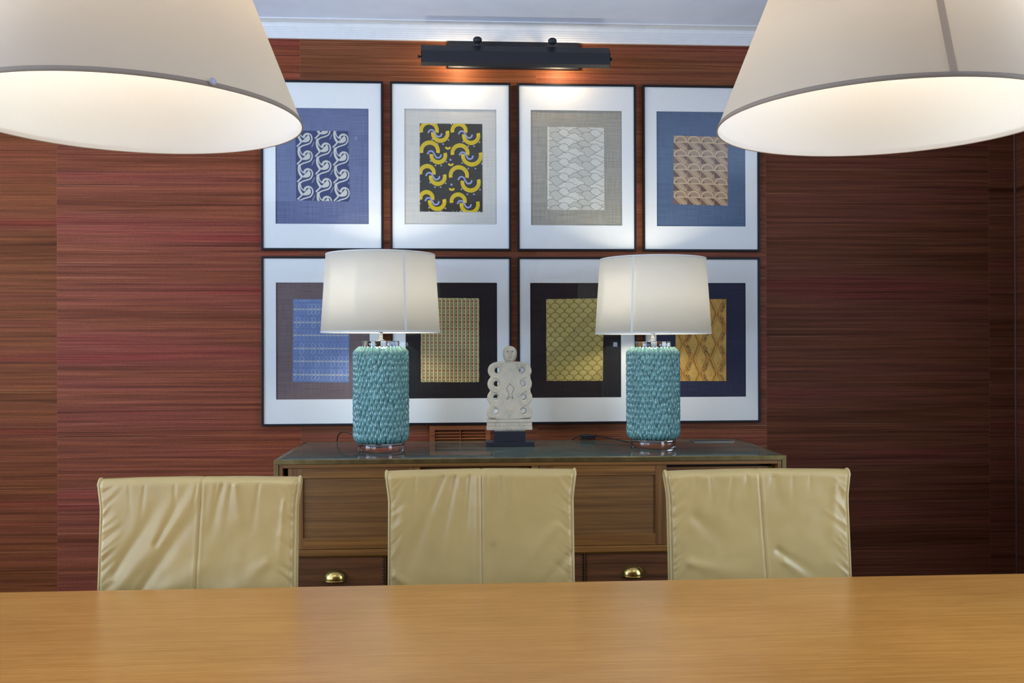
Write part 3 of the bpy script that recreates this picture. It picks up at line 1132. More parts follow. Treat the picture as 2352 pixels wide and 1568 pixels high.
def build_statue():
    sx, sy = 0.2135, 3.75
    K = 0.000296                      # metres per unit of the drawing (one unit is a fifth of a millimetre or so)
    t = thing('carved_stone_figure', (sx, sy, ZTOP), 'pale carved stone figure with pierced scalloped sides on a black stand between the lamps', 'sculpture')
    cx0 = 548

    def P(x, y):                      # drawing coordinates (y down from the crown of the head) to metres
        return ((x - cx0) * K, (1490 - y) * K)
    # outer outline with four lobes a side
    Lf = [(470, 352), (400, 350), (320, 365), (265, 410), (250, 470), (262, 525), (296, 562), (262, 595), (245, 650), (255, 705), (290, 748),
          (256, 785), (240, 840), (252, 895), (288, 940), (252, 975), (238, 1030), (240, 1080), (262, 1128)]
    Rt = [(620, 348), (700, 352), (770, 366), (825, 410), (846, 465), (840, 515), (806, 556), (838, 595), (850, 650), (840, 705), (806, 742),
          (845, 785), (857, 840), (845, 890), (806, 932), (845, 975), (857, 1030), (850, 1085), (828, 1130)]
    pts = Lf + Rt[::-1]
    outer = smooth_loop([P(*p) for p in pts], 2)
    holes = []
    for (x, y, r) in ((382, 470, 38), (368, 650, 36), (360, 832, 33), (358, 1024, 36), (714, 470, 36), (725, 650, 35), (732, 834, 33), (730, 1022, 36)):
        holes.append(circ(P(x, y)[0], P(x, y)[1], r * K))
    curve_plate('body', outer, holes, 0.040, 0.006, M['stone'], t, (0, 0, 0))
    # torso standing proud of the curling arms
    tl = [(470, 352), (440, 420), (432, 500), (400, 540), (300, 565), (420, 600), (415, 690), (380, 735), (296, 752), (400, 790), (405, 870), (370, 920), (296, 944),
          (392, 985), (398, 1050), (370, 1105), (340, 1132)]
    trr = [(625, 350), (652, 420), (665, 500), (700, 520), (800, 556), (690, 590), (680, 650), (710, 700), (800, 744), (700, 780), (690, 840), (730, 890), (800, 935),
           (696, 975), (690, 1030), (720, 1080), (760, 1130)]
    tor = smooth_loop([P(*p) for p in tl + trr[::-1]], 2)
    curve_plate('torso', tor, [], 0.046, 0.003, M['stone'], t, (0, 0, 0))
    # zigzag foot band
    m = MB()
    xa, xb = P(234, 0)[0], P(850, 0)[0]
    zz = lambda y: P(0, y)[1]
    m.box(xa, xb, -0.024, 0.024, zz(1275), zz(1222))
    m.box(xa + 0.001, xb - 0.001, -0.0215, 0.0215, zz(1222), zz(1172))
    m.box(xa + 0.0005, xb - 0.0005, -0.0235, 0.0235, zz(1172), zz(1130))
    n = 11
    for k in range(n):
        a = xa + 0.003 + (xb - xa - 0.006) * k / n
        b = xa + 0.003 + (xb - xa - 0.006) * (k + 1) / n
        pa, pb, pc = (a, zz(1222)), (b, zz(1222)), ((a + b) / 2, zz(1176))
        f = [m.vert((p[0], -0.0238, p[1])) for p in (pa, pb, pc)]
        g = [m.vert((p[0], -0.0215, p[1])) for p in (pa, pb, pc)]
        m.face(f)
        for i in range(3):
            m.face([f[i], f[(i + 1) % 3], g[(i + 1) % 3], g[i]])
    m.box(P(334, 0)[0], P(758, 0)[0], -0.020, 0.020, zz(1290), zz(1275))
    bevel(m.build('zigzag_foot', M['stone'], t), 0.0018)
    # head: flattened egg with a cap ridge, nose, sunk eyes and a mouth line
    m = MB()
    NR, NS = 60, 72
    hz0, hz1 = zz(365), zz(138)
    hcx = P(551, 0)[0]
    rings = []
    for i in range(NR + 1):
        s = i / NR
        zc_ = hz0 + (hz1 - hz0) * (1 - math.cos(PI * s)) / 2
        q = (zc_ - hz0) / (hz1 - hz0)
        if q < 0.56:
            wv = 0.0285 * max(0.0, 1 - ((0.56 - q) / 0.60) ** 2.2) ** 0.5
            wv = max(wv, 0.0115)
        else:
            wv = max(0.0285 * max(0.0, 1 - ((q - 0.56) / 0.44) ** 2.3) ** 0.5, 0.0006)
        ring = []
        for k in range(NS):
            a = 2 * PI * k / NS
            x, y = wv * math.cos(a), 0.92 * wv * math.sin(a)
            if y < 0:
                # flattened face under a low brow, long nose, drilled eyes, short mouth
                fx = x / 0.0285

                def g(a, c, w_):
                    return math.exp(-((a - c) / w_) ** 2)
                inface = 1 / (1 + math.exp((abs(fx) - 0.66) * 22)) / (1 + math.exp((q - 0.70) * 60)) / (1 + math.exp((0.10 - q) * 40))
                y = y * (1 - inface) + max(y, -0.0195) * inface
                nose = 1 / (1 + math.exp((abs(fx) - 0.13 - 0.06 * (0.68 - q)) * 60)) / (1 + math.exp((q - 0.70) * 60)) / (1 + math.exp((0.30 - q) * 60))
                y -= 0.0052 * nose
                for ex in (-0.40, 0.40):
                    y += 0.0050 * g(fx, ex, 0.11) * g(q, 0.63, 0.035)
                    y += 0.0022 * g(fx, ex * 0.55, 0.06) * inface * (1 if q < 0.68 else 0)
                y += 0.0030 * g(q, 0.205, 0.018) * g(fx, 0, 0.26)
                y -= 0.0016 * g(q, 0.165, 0.03) * g(fx, 0, 0.30)
            ring.append(m.vert((hcx + x, y, zc_)))
        rings.append(ring)
    for i in range(NR):
        for k in range(NS):
            k2 = (k + 1) % NS
            m.face([rings[i][k], rings[i][k2], rings[i + 1][k2], rings[i + 1][k]], 0, True)
    m.face(rings[0][::-1])
    m.face(rings[-1])
    hd = m.build('head', M['stone'], t)
    e = MB()
    for ex in (518, 588):
        e.lathe([(0.0, 0), (0.0016, 0.0005), (0.0, 0.001)], 10, c=(P(ex, 0)[0], 0, zz(214)), cap=False)
    e.v = [(vx, -0.0178 - (vz - zz(214)), zz(214) + vy) for vx, vy, vz in e.v]
    e.build('eyes', M['stonecut'], hd)  # dark dots put shade into the eye holes by colour
    # the diamond sign on the chest: flat darker strips for the shade of cut lines
    m = MB()

    def cut(a, b, wd=7):
        (x1_, y1_), (x2_, y2_) = P(*a), P(*b)
        dx, dy = x2_ - x1_, y2_ - y1_
        L = math.hypot(dx, dy)
        nx, ny = -dy / L * wd * K / 2, dx / L * wd * K / 2
        yy = -0.0234
        m.poly([(x1_ + nx, yy, y1_ + ny), (x1_ - nx, yy, y1_ - ny), (x2_ - nx, yy, y2_ - ny), (x2_ + nx, yy, y2_ + ny)])
    for a, b in (((545, 645), (500, 715)), ((500, 715), (540, 790)), ((540, 790), (505, 860)), ((545, 645), (603, 712)), ((603, 712), (572, 790)),
                 ((572, 790), (592, 855)), ((505, 860), (548, 822)), ((548, 822), (592, 855))):
        cut(a, b)
    m.build('dark_strip_sign', M['stonecut'], t)
    # black stand
    zst = zz(1290)
    bevel(MB().box(P(330, 0)[0], P(757, 0)[0], -0.035, 0.035, 0.0185, zst).build('stand_block', M['black'], t), 0.001)
    bevel(MB().box(-0.096, 0.096, -0.05, 0.05, 0, 0.0185).build('stand_plate', M['black'], t), 0.001)


build_statue()

# ------------------------------------------------------------------ louvred vent in the wall
t = thing('louvred_vent', (0.0147, YF, H - 0.40), 'orange-brown wooden louvred vent low on the wall behind the sideboard', 'vent')
m = MB()
za, zb_ = -0.085, 0.0585
m.box(-0.1287, -0.1066, -0.014, 0, za, zb_).box(0.1082, 0.1287, -0.014, 0, za, zb_)
m.box(-0.1066, 0.1082, -0.014, 0, zb_ - 0.02, zb_).box(-0.1066, 0.1082, -0.014, 0, za, za + 0.02)
bevel(m.build('vent_frame', M['louvre'], t), 0.001)
for k in range(8):
    z = za + 0.024 + k * 0.0122
    m = MB()
    m.prism_x([(-0.012, z), (-0.010, z - 0.001), (-0.001, z + 0.0085), (-0.001, z + 0.0105)], -0.1066, 0.1082)
    m.build('slat', M['louvre'], t)
MB().box(-0.001, 0.003, -0.0135, -0.003, za + 0.02, zb_ - 0.02).build('mullion', M['louvre'], t)
MB().box(-0.1066, 0.1082, -0.0008, 0, za + 0.02, zb_ - 0.02).build('backing', M['darkgap'], t)  # dark sheet in place of the shade behind the slats


# ------------------------------------------------------------------ picture light
def build_picture_light():
    Q, DY = 1.0092, 0.035          # a little nearer the wall, a little larger
    xa, xb = -0.140 * Q, 0.6355 * Q
    t = thing('picture_light', (0.248, YF, H + 1.23), 'long black picture light on the wall above the framed prints', 'picture light')
    ox, oz = 0.248, H + 1.23

    def L(p):
        return [(y + DY - YF, z * Q + H - oz) for y, z in p]
    outer = [(3.816, 1.139), (3.803, 1.150), (3.800, 1.165), (3.800, 1.197), (3.835, 1.229), (3.880, 1.229)]
    inner = [(3.880, 1.223), (3.838, 1.223), (3.806, 1.195), (3.806, 1.166), (3.809, 1.153), (3.819, 1.144)]
    m = MB().prism_x(L(outer + inner), xa - ox, xb - ox, cap=False)
    n = 8
    o8 = L(outer)
    for x in (xa - ox, xb - ox - 0.002):
        m.prism_x(o8 + L([(3.895, 1.205), (3.895, 1.180), (3.86, 1.158)]), x, x + 0.002)
    m.build('hood', M['black'], t)
    for s, x in ((-1, xa - ox), (1, xb - ox)):
        m = MB()
        m.tube([(x, 3.845 + DY - YF, 1.185 * Q + H - oz), (x + s * 0.006, 3.845 + DY - YF, 1.185 * Q + H - oz), (x + s * 0.009, 3.845 + DY - YF, 1.185 * Q + H - oz),
                (x + s * 0.013, 3.845 + DY - YF, 1.185 * Q + H - oz), (x + s * 0.016, 3.845 + DY - YF, 1.185 * Q + H - oz)], [0.003, 0.003, 0.007, 0.0075, 0.003], 12)
        m.build('end_finial', M['black'], t)
    bevel(MB().box(-0.033 - ox, 0.529 - ox, -0.016, 0, 1.176 + H - oz, 1.288 + H - oz).build('wall_plate', M['black'], t), 0.002)
    for kx in (0.0913, 0.4037):
        m = MB()
        m.tube([(kx - ox, -0.016, 1.215 + H - oz), (kx - ox, -0.06, 1.232 + H - oz), (kx - ox, 3.845 + DY - YF, 1.229 * Q + H - oz)], 0.006, 10)
        arm = m.build('arm', M['black'], t)
        # fluted knob
        m = MB()
        pr = [(0.0045, 0), (0.0045, 0.010), (0.011, 0.013), (0.0165, 0.019), (0.0175, 0.026), (0.0165, 0.033), (0.010, 0.038), (0, 0.039)]
        b = len(m.v)
        nn = 40
        m.lathe(pr, nn, cap=False)
        m.v = [(x * (1 + (0.05 * math.cos(12 * math.atan2(y, x)) if math.hypot(x, y) > 0.012 else 0)),
                y * (1 + (0.05 * math.cos(12 * math.atan2(y, x)) if math.hypot(x, y) > 0.012 else 0)), z) for x, y, z in m.v]
        m.build('knob', M['black'], arm, loc=(kx - ox, 3.838 + DY - YF, 1.2285 * Q + H - oz))
    for bxn in (0.012, 0.441):
        m = MB().tube([(bxn - 0.05 - ox, 3.850 + DY - YF, 1.192 * Q + H - oz), (bxn - 0.045 - ox, 3.850 + DY - YF, 1.192 * Q + H - oz), (bxn + 0.045 - ox, 3.850 + DY - YF, 1.192 * Q + H - oz), (bxn + 0.05 - ox, 3.850 + DY - YF, 1.192 * Q + H - oz)],
                      [0.006, 0.011, 0.011, 0.006], 16)
        m.build('bulb', M['bulb'], t)
        point_light('picture_light_glow', (bxn, 3.850 + DY, H + 1.178), 2.0, (1.0, 0.74, 0.44), 0.015)


build_picture_light()


# ------------------------------------------------------------------ pendant lamps
def make_pendant(x, y, power, seam, spot, label):
    z0 = H + 0.4246
    r0, slope, hh = 0.3161, 0.395, 0.42
    r1 = r0 - slope * hh
    t = thing('pendant_lamp', (x, y, z0), label, 'pendant lamp', 'pair of pendant lamps above the table')
    th = 0.0018
    m = MB().lathe([(r0, 0.0), (r1, hh)], 128, cap=False)
    sh = m.build('shade', M['pendcloth'], t)
    m = MB().lathe([(r0 - th, 0.0), (r1 - th, hh)], 128, cap=False)
    m.build('liner', M['pendliner'], sh)
    bt = 0.0085
    m = MB().lathe([(r0 + 0.0008, -0.0004), (r0 + 0.0008 - slope * bt, bt), (r0 - 0.0004 - slope * bt, bt), (r0 - th - 0.0002, 0.0003), (r0 - th - 0.0002, -0.0004)], 128, closed=True)
    m.build('rim_trim', M['pendtrim'], sh)
    m = MB().lathe([(r1 + 0.0015, hh), (r1 + 0.0015 + slope * bt, hh - bt), (r1 - th - 0.001, hh - bt), (r1 - th - 0.001, hh)], 96, closed=True)
    m.build('top_trim', M['pendtrim'], sh)
    if seam is not None:
        ca, sa = math.cos(seam), math.sin(seam)
        m = MB()
        pts = []
        for zz, rr in ((bt * 0.5, r0 - slope * bt * 0.5), (hh, r1)):
            for s in (-1, 1):
                wv = 0.0062
                pts.append(((rr + 0.0012) * ca - s * wv * sa, (rr + 0.0012) * sa + s * wv * ca, zz))
        m.poly([pts[0], pts[1], pts[3], pts[2]])
        m.build('seam_tape', M['pendtrim'], sh)
    if spot is not None:
        m = MB().lathe([(0.0, 0), (0.006, 0.0004), (0.0065, 0.002), (0, 0.0025)], 16, cap=False)
        m.v = [(vx, -vz, vy) for vx, vy, vz in m.v]
        o = m.build('clear_stud', plain('pale_plastic', srgb(186, 180, 190), 0.3), sh)
        rr = r0 + 0.003 - slope * 0.008
        o.location = (rr * math.cos(spot), rr * math.sin(spot), 0.008)
        o.rotation_euler = (0, 0, spot + PI / 2)
    # fitting: ring and three arms, holder, bulb, cord, ceiling cup
    m = MB()
    m.lathe([(r1 - th - 0.002, hh - 0.012), (r1 - th - 0.002, hh - 0.009), (r1 - th - 0.005, hh - 0.009), (r1 - th - 0.005, hh - 0.012)], 64, closed=True)
    for k in range(3):
        an = 2 * PI * k / 3
        m.tube([((r1 - th - 0.004) * math.cos(an), (r1 - th - 0.004) * math.sin(an), hh - 0.010), (0.02 * math.cos(an), 0.02 * math.sin(an), hh - 0.03)], 0.0018, 6)
    m.build('spider', M['steel'], t)
    MB().lathe([(0.0, hh + 0.02), (0.012, hh + 0.015), (0.021, hh), (0.021, hh - 0.07), (0.017, hh - 0.075), (0.0, hh - 0.075)], 24, cap=False).build('lamp_holder', M['steel'], t)
    MB().lathe([(0.0, hh - 0.185), (0.02, hh - 0.18), (0.032, hh - 0.155), (0.032, hh - 0.13), (0.016, hh - 0.085), (0.013, hh - 0.074), (0, hh - 0.074)], 24, cap=False).build('bulb', M['bulb'], t)
    zc_ = ZC - z0
    MB().tube([(0, 0, hh + 0.018), (0, 0, zc_ - 0.03)], 0.0035, 8).build('cord', M['cord'], t)
    MB().lathe([(0.0, zc_ - 0.035), (0.03, zc_ - 0.032), (0.055, zc_ - 0.012), (0.057, zc_), (0, zc_)], 32, cap=False).build('ceiling_cup', M['steel'], t)
    point_light('pendant_glow', (x, y, z0 + 0.235), power * 0.74, WARM, 0.03)
    sl = bpy.data.lights.new('pendant_beam', 'SPOT')     # extra spot added to the bulb's glow to brighten the table
    sl.energy = power * 0.8
    sl.color = WARM
    sl.spot_size = math.radians(95)
    sl.spot_blend = 1.0
    sl.shadow_soft_size = 0.05
    so = bpy.data.objects.new('pendant_beam', sl)
    COL.objects.link(so)
    so.location = (x, y, z0 + 0.21)
    return t


make_pendant(-0.6097, 1.790, 9.0, None, math.radians(-48), 'beige cone pendant lamp hanging over the table\'s left half')
make_pendant(0.8253, 1.752, 9.0, math.radians(-96), None, 'pale cone pendant lamp with a vertical seam, over the table\'s right half')


# ------------------------------------------------------------------ framed prints
def clip_poly(poly, w, h):
    def clip(pts, inside, inter):
        out = []
        for i in range(len(pts)):
            a, b = pts[i - 1], pts[i]
            ia, ib = inside(a), inside(b)
            if ib:
                if not ia:
                    out.append(inter(a, b))
                out.append(b)
            elif ia:
                out.append(inter(a, b))
        return out

    def ix(v):
        return lambda a, b: (v, a[1] + (b[1] - a[1]) * (v - a[0]) / (b[0] - a[0]))

    def iy(v):
        return lambda a, b: (a[0] + (b[0] - a[0]) * (v - a[1]) / (b[1] - a[1]), v)
    for ins, it in ((lambda p: p[0] >= 0, ix(0)), (lambda p: p[0] <= w, ix(w)), (lambda p: p[1] >= 0, iy(0)), (lambda p: p[1] <= h, iy(h))):
        if len(poly) < 3:
            return []
        poly = clip(poly, ins, it)
    return poly


class Art:
    """A print drawn in its own units (y down), clipped to the sheet and laid onto four corners on the wall."""

    def __init__(self, w, h, corners, ysheet):
        self.w, self.h, self.c, self.y = w, h, corners, ysheet
        self.m = MB()
        self.layer = 0

    def map(self, p, dy):
        u, v = p[0] / self.w, p[1] / self.h
        tl, tr, br, bl = self.c
        x = (tl[0] * (1 - u) + tr[0] * u) * (1 - v) + (bl[0] * (1 - u) + br[0] * u) * v
        z = (tl[1] * (1 - u) + tr[1] * u) * (1 - v) + (bl[1] * (1 - u) + br[1] * u) * v
        return (x, self.y - dy, z)

    def sheet(self, ragged=0.0, seed=1, step=14):
        rnd = random.Random(seed)
        pts = []
        w, h = self.w, self.h
        n = 34
        for (a, b, nx, ny) in (((0, 0), (w, 0), 0, -1), ((w, 0), (w, h), 1, 0), ((w, h), (0, h), 0, 1), ((0, h), (0, 0), -1, 0)):
            for i in range(n):
                t = i / n
                r = rnd.uniform(0, ragged) if ragged else 0
                pts.append((a[0] + (b[0] - a[0]) * t + nx * r, a[1] + (b[1] - a[1]) * t + ny * r))
        f = [self.m.vert(self.map(p, 0.0)) for p in pts]
        g = [self.m.vert(self.map(p, -0.0009)) for p in pts]
        self.m.face(f)
        for i in range(len(pts)):
            k = (i + 1) % len(pts)
            self.m.face([f[i], f[k], g[k], g[i]])

    def fill(self, pts, mi, dy=0.00012):
        q = clip_poly(pts, self.w, self.h)
        if len(q) >= 3:
            self.m.face([self.m.vert(self.map(p, dy)) for p in q], mi)

    def stroke(self, pts, wd, mi, dy=0.00012, closed=False):
        n = len(pts)
        Lp, Rp = [], []
        for i in range(n):
            a = pts[i - 1] if (i > 0 or closed) else pts[i]
            b = pts[(i + 1) % n] if (i < n - 1 or closed) else pts[i]
            dx, dy_ = b[0] - a[0], b[1] - a[1]
            l = math.hypot(dx, dy_) or 1
            ww = (wd[i] if isinstance(wd, (list, tuple)) else wd) / 2
            Lp.append((pts[i][0] - dy_ / l * ww, pts[i][1] + dx / l * ww))
            Rp.append((pts[i][0] + dy_ / l * ww, pts[i][1] - dx / l * ww))
        for i in range(n if closed else n - 1):
            k = (i + 1) % n
            self.fill([Lp[i], Lp[k], Rp[k], Rp[i]], mi, dy)

    def dot(self, x, y, r, mi, dy=0.00014, n=10):
        self.fill([(x + r * math.cos(2 * PI * i / n), y + r * math.sin(2 * PI * i / n)) for i in range(n)], mi, dy)


def spl(pts, n=8, closed=False):
    """Catmull-Rom through the points."""
    out = []
    N = len(pts)
    for i in range(N if closed else N - 1):
        p0 = pts[i - 1] if (i > 0 or closed) else pts[i]
        p1, p2 = pts[i], pts[(i + 1) % N]
        p3 = pts[(i + 2) % N] if (i + 2 < N or closed) else p2
        for k in range(n):
            t = k / n
            out.append(tuple(0.5 * (2 * p1[j] + (p2[j] - p0[j]) * t + (2 * p0[j] - 5 * p1[j] + 4 * p2[j] - p3[j]) * t * t
                                    + (3 * p1[j] - p0[j] - 3 * p2[j] + p3[j]) * t ** 3) for j in (0, 1)))
    if not closed:
        out.append(pts[-1])
    return out


def arc(cx, cy, r, a0, a1, n=20):
    return [(cx + r * math.cos(math.radians(a0 + (a1 - a0) * i / n)), cy + r * math.sin(math.radians(a0 + (a1 - a0) * i / n))) for i in range(n + 1)]


def art_swirls(A):
    A.sheet()
    for cx, y0 in ((180, -165), (480, -300), (770, -158)):
        for k in range(6):
            oy = y0 + 293 * k

            def T(L):
                return [(cx + a, oy + b) for a, b in L]
            half = T([(30, -60), (50, -38), (58, -8), (54, 24), (32, 48), (0, 60), (-40, 64), (-84, 58)])
            A.fill([half[0]] + spl(half, 5)[1:], 1)
            A.stroke(spl(T([(-38, -8), (-36, -42), (-10, -76), (25, -82), (66, -66), (88, -20), (84, 28), (52, 78), (-10, 104), (-70, 124), (-112, 160), (-128, 215), (-116, 270), (-88, 320), (-50, 350)])),
                     21, 1, 0.00016)
            A.stroke(spl(T([(-40, -6), (-40, -40), (-14, -70), (20, -78), (48, -70)])), 34, 1, 0.00018)
            A.stroke(spl(T([(-130, -150), (-140, -80), (-128, -10), (-88, 62)])), 20, 1, 0.0002)
            A.stroke(spl(T([(-116, -160), (-102, -70), (-66, -26), (-26, -16)])), 18, 1, 0.00022)
            A.stroke(T([(-84, 58), (-160, 136)]), 24, 1, 0.00024)
            for j in range(4):
                A.stroke(T([(74 + j * 10, 150 - j * 22), (104 + j * 8, 118 - j * 22)]), 4, 1, 0.00014)


def art_arcs(A):
    A.sheet()
    rows = [(215, 100, 1.0), (520, 430, 1.0), (860, 800, 1.02), (1280, 1200, 0.98)]
    rnd = random.Random(4)
    S = [(0, 130, 195, 145, 140, 320), ]
    spec = [  # left column then right column: upper arc centre, radius, lower arc centre, radius
        (145, 110, 125, 320, 155, 115), (615, 110, 105, 805, 185, 115),
        (155, 430, 130, 290, 500, 110), (630, 460, 120, 815, 500, 140),
        (115, 775, 105, 280, 840, 110), (610, 815, 130, 795, 920, 130),
        (105, 1175, 95, 270, 1230, 115), (600, 1220, 105, 780, 1270, 130)]
    for (ux, uy, ur, lx, ly, lr) in spec:
        for arcp in ([arc(ux, uy, ur, 165, 375, 26)], [arc(lx, ly, lr, -20, 190, 26)]):
            p = arcp[0]
            A.stroke(p, [66 - 22 * abs(i / 26 - 0.5) for i in range(27)], 1)
            for q in range(3):
                rr = (ur if arcp[0][0][0] == p[0][0] and p[0][0] < ux and abs(p[0][1] - uy) < ur else lr)
                pass
        for q in (-16, -4, 9, 19):
            A.stroke(arc(ux, uy, ur + q, 175 + rnd.uniform(0, 25), 365 - rnd.uniform(0, 30), 20), 3.0, 4, 0.00018)
            A.stroke(arc(lx, ly, lr + q, -12 + rnd.uniform(0, 25), 180 - rnd.uniform(0, 30), 20), 3.0, 4, 0.00018)
        mx, my = (ux + lx) / 2, (uy + ly) / 2
        A.stroke(spl([(mx - 105, my + 20), (mx - 72, my - 28), (mx - 20, my - 22), (mx + 10, my + 30), (mx + 45, my + 72), (mx + 95, my + 62), (mx + 112, my + 18)]),
                 [14] + [26] * 46 + [16] * 2, 2, 0.0002)
        for dx, dy in ((-0.95, 0.75), (-0.35, 1.3), (0.35, 1.3), (0.98, 0.8)):
            A.dot(lx + dx * lr * 1.15, ly + dy * lr * 1.12, 14, 3)
    for x, y in ((440, 360), (485, 620), (500, 1010)):
        A.stroke(arc(x, y, 34, 10, 170, 10), 30, 1)
        if y > 500:
            A.dot(x - 5, y - 50, 18, 2)
    for _ in range(60):
        x, y = rnd.uniform(0, A.w), rnd.uniform(0, A.h)
        A.stroke([(x, y), (x + rnd.uniform(60, 220), y + rnd.uniform(-6, 6))], 3, 5, 0.00008)
    for _ in range(26):
        e = rnd.choice((0, 1, 2))
        x, y = (rnd.uniform(0, A.w), rnd.uniform(0, 14)) if e == 0 else ((rnd.uniform(0, 12), rnd.uniform(0, A.h)) if e == 1 else (rnd.uniform(0, A.w), A.h - rnd.uniform(0, 12)))
        A.dot(x, y, rnd.uniform(3, 8), 6, 0.0002, 6)


def cloud_pts(cx, cy, w, h, n, seed):
    """Lens-shaped cloud, pointed at both ends, edged with round scallops of about equal length."""
    rnd = random.Random(seed)
    top = [(-0.5, 0.02), (-0.36, -0.10), (-0.25, -0.30), (-0.05, -0.50), (0.12, -0.46), (0.24, -0.24), (0.38, -0.10), (0.5, 0.02)]
    bot = [(0.40, 0.14), (0.24, 0.22), (0.12, 0.40), (0.02, 0.50), (-0.12, 0.34), (-0.26, 0.24), (-0.40, 0.12)]
    base = [(cx + w * (x + rnd.uniform(-0.015, 0.015)), cy + h * y) for x, y in top + bot]
    out = []
    m = len(base)
    for i in range(m):
        a, b = base[i], base[(i + 1) % m]
        dx, dy = b[0] - a[0], b[1] - a[1]
        l = math.hypot(dx, dy)
        for k in range(5):
            t = k / 5
            bulge = math.sin(PI * t) * l * (0.26 if i < 7 else 0.10)
            out.append((a[0] + dx * t + dy / l * bulge, a[1] + dy * t - dx / l * bulge))
    return out


def art_clouds(A):
    A.sheet(4, 2)
    # one repeat of the pattern, drawn from the back to the front: centre, size, dotted or plain
    units = [(75, 50, 300, 150, 1), (615, 50, 320, 150, 1), (285, 110, 270, 150, 0), (480, 88, 250, 130, 1), (820, 110, 270, 150, 0),
             (140, 180, 310, 190, 1), (680, 180, 310, 190, 1), (455, 196, 380, 170, 0), (-85, 196, 380, 170, 0), (345, 268, 430, 150, 0), (885, 268, 430, 150, 0)]
    k = 0
    for r in range(-1, 7):
        for c in range(-1, 2):
            for (x, y, w, h, f) in units:
                xx, yy = x + c * 1080, y + r * 253
                if xx < -260 or xx > A.w + 260 or yy < -140 or yy > A.h + 140:
                    continue
                d = 0.000012 * k
                p = cloud_pts(xx, yy, w, h, 11, int(x + y))
                A.fill(p, 2 if f else 1, 0.00008 + d)
                A.stroke(p, 6.0, 3, 0.000086 + d, closed=True)
                k += 1
    A.fill([(0, 0), (24, 0), (24, A.h), (0, A.h)], 0, 0.0011)


def art_fans(A):
    A.sheet()
    cw, ch = A.w / 4.0, A.h / 5.0
    rnd = random.Random(8)
    for r in range(5):
        for c in range(4):
            ox, oy = c * cw, r * ch
            A.fill([(ox, oy + 132), (ox, oy + ch), (ox + 140, oy + ch)], 2 if rnd.random() > .35 else 3, 0.0001)
            A.fill([(ox + 170, oy + 132), (ox + cw, oy + 132), (ox + cw, oy + 230)], 2 if rnd.random() > .5 else 3, 0.0001)
            A.fill([(ox + 8, oy + 126)] + arc(ox + 135, oy + 126, 112, 180, 360, 18), 4, 0.0001)
            for k in range(9):
                x = ox + 55 + k * 20
                A.stroke([(x, oy + 35 + abs(k - 4) * 6), (x + 62 - k * 4, oy + 112)], 3.5, 2, 0.00013)
            A.fill([(ox + 14, oy + 126), (ox + 60, oy + 72), (ox + 105, oy + 126)], 2, 0.00014)
            A.stroke(arc(ox + 135, oy + 126, 120, 182, 358, 24), [20] * 25, 1, 0.00018)
            A.stroke([(ox + 4, oy + 130), (ox + cw - 2, oy + 130)], 16, 1, 0.0002)
            A.stroke([(ox + 70, oy + 114), (ox + 220, oy + 114)], 5, 1, 0.0002)
            A.stroke([(ox + 14, oy + 138), (ox + 152, oy + ch - 4)], 9, 1, 0.00018)
            for k in range(5):
                y = oy + 152 + k * 27
                A.fill([(ox + 66 + k * 27, y), (ox + 122 + k * 27, y), (ox + 136 + k * 27, y + 13), (ox + 82 + k * 27, y + 13)], 1, 0.0002)
            for k in range(3):
                A.stroke([(ox + 118 + k * 26, oy + 142), (min(ox + 118 + k * 26 + 140, ox + cw - 3), oy + 142 + min(140, cw - 121 - k * 26))], 3.5, 1, 0.0002)
            for k in range(2):
                A.stroke([(ox, oy + 8 + k * 22), (ox + 40, oy + 40 + k * 22)], 3, 1, 0.00018)
            A.stroke([(ox + cw - 2, oy + 136), (ox + cw - 2, oy + ch)], 4, 1, 0.00016)


def art_leaves(A):
    A.sheet(5, 5)
    rnd = random.Random(2)
    rows = [172, 397, 620, 847, 1067, 1300]
    for y in [-55] + rows + [1525]:
        A.stroke([(8, y), (A.w - 8, y)], 13, 2, 0.00012)
        x = 20
        while x < A.w:
            br = 3 if rnd.random() > 0.3 else 1
            for s in (-1, 1):
                bx_, by_ = x + 28, y
                tipx, tipy = x - 22, y + s * 92
                dx, dy = tipx - bx_, tipy - by_
                nx, ny = -dy * 0.24, dx * 0.24
                loop = spl([(bx_, by_ + s * 8), (bx_ + dx * .35 + nx, by_ + dy * .35 + ny), (bx_ + dx * .75 + nx * .9, by_ + dy * .75 + ny * .9), (tipx, tipy),
                            (bx_ + dx * .75 - nx * .9, by_ + dy * .75 - ny * .9), (bx_ + dx * .35 - nx, by_ + dy * .35 - ny)], 5, True)
                A.stroke(loop, 7.5, br, 0.00014, closed=True)
                A.stroke([(x + 34, y + s * 3), (x + 12, y + s * 16)], 9, 2, 0.00016)
            x += 66


def art_stripes(A):
    A.sheet(7, 6)
    for k in range(15):
        x = 25 + k * 69.5
        A.stroke([(x, 0), (x, A.h)], 9, 2, 0.0001)
        A.stroke([(x + 44, 0), (x + 44, A.h)], 10, 4, 0.0001)
        y = 50
        while y < A.h:
            A.fill([(x + 22, y - 23), (x + 44, y), (x + 22, y + 23), (x + 6, y)], 1, 0.00014)
            A.stroke([(x + 22, y - 30), (x + 22, y + 30)], 5, 1, 0.00012)
            A.stroke([(x + 27, y + 36), (x + 27, y + 84)], 11, 1, 0.00014)
            A.stroke([(x + 20, y + 36), (x + 20, y + 84)], 4, 3, 0.00015)
            y += 119.5
    for s in (0, A.w):
        A.stroke([(s, 0), (s, A.h)], 18, 0, 0.0003)


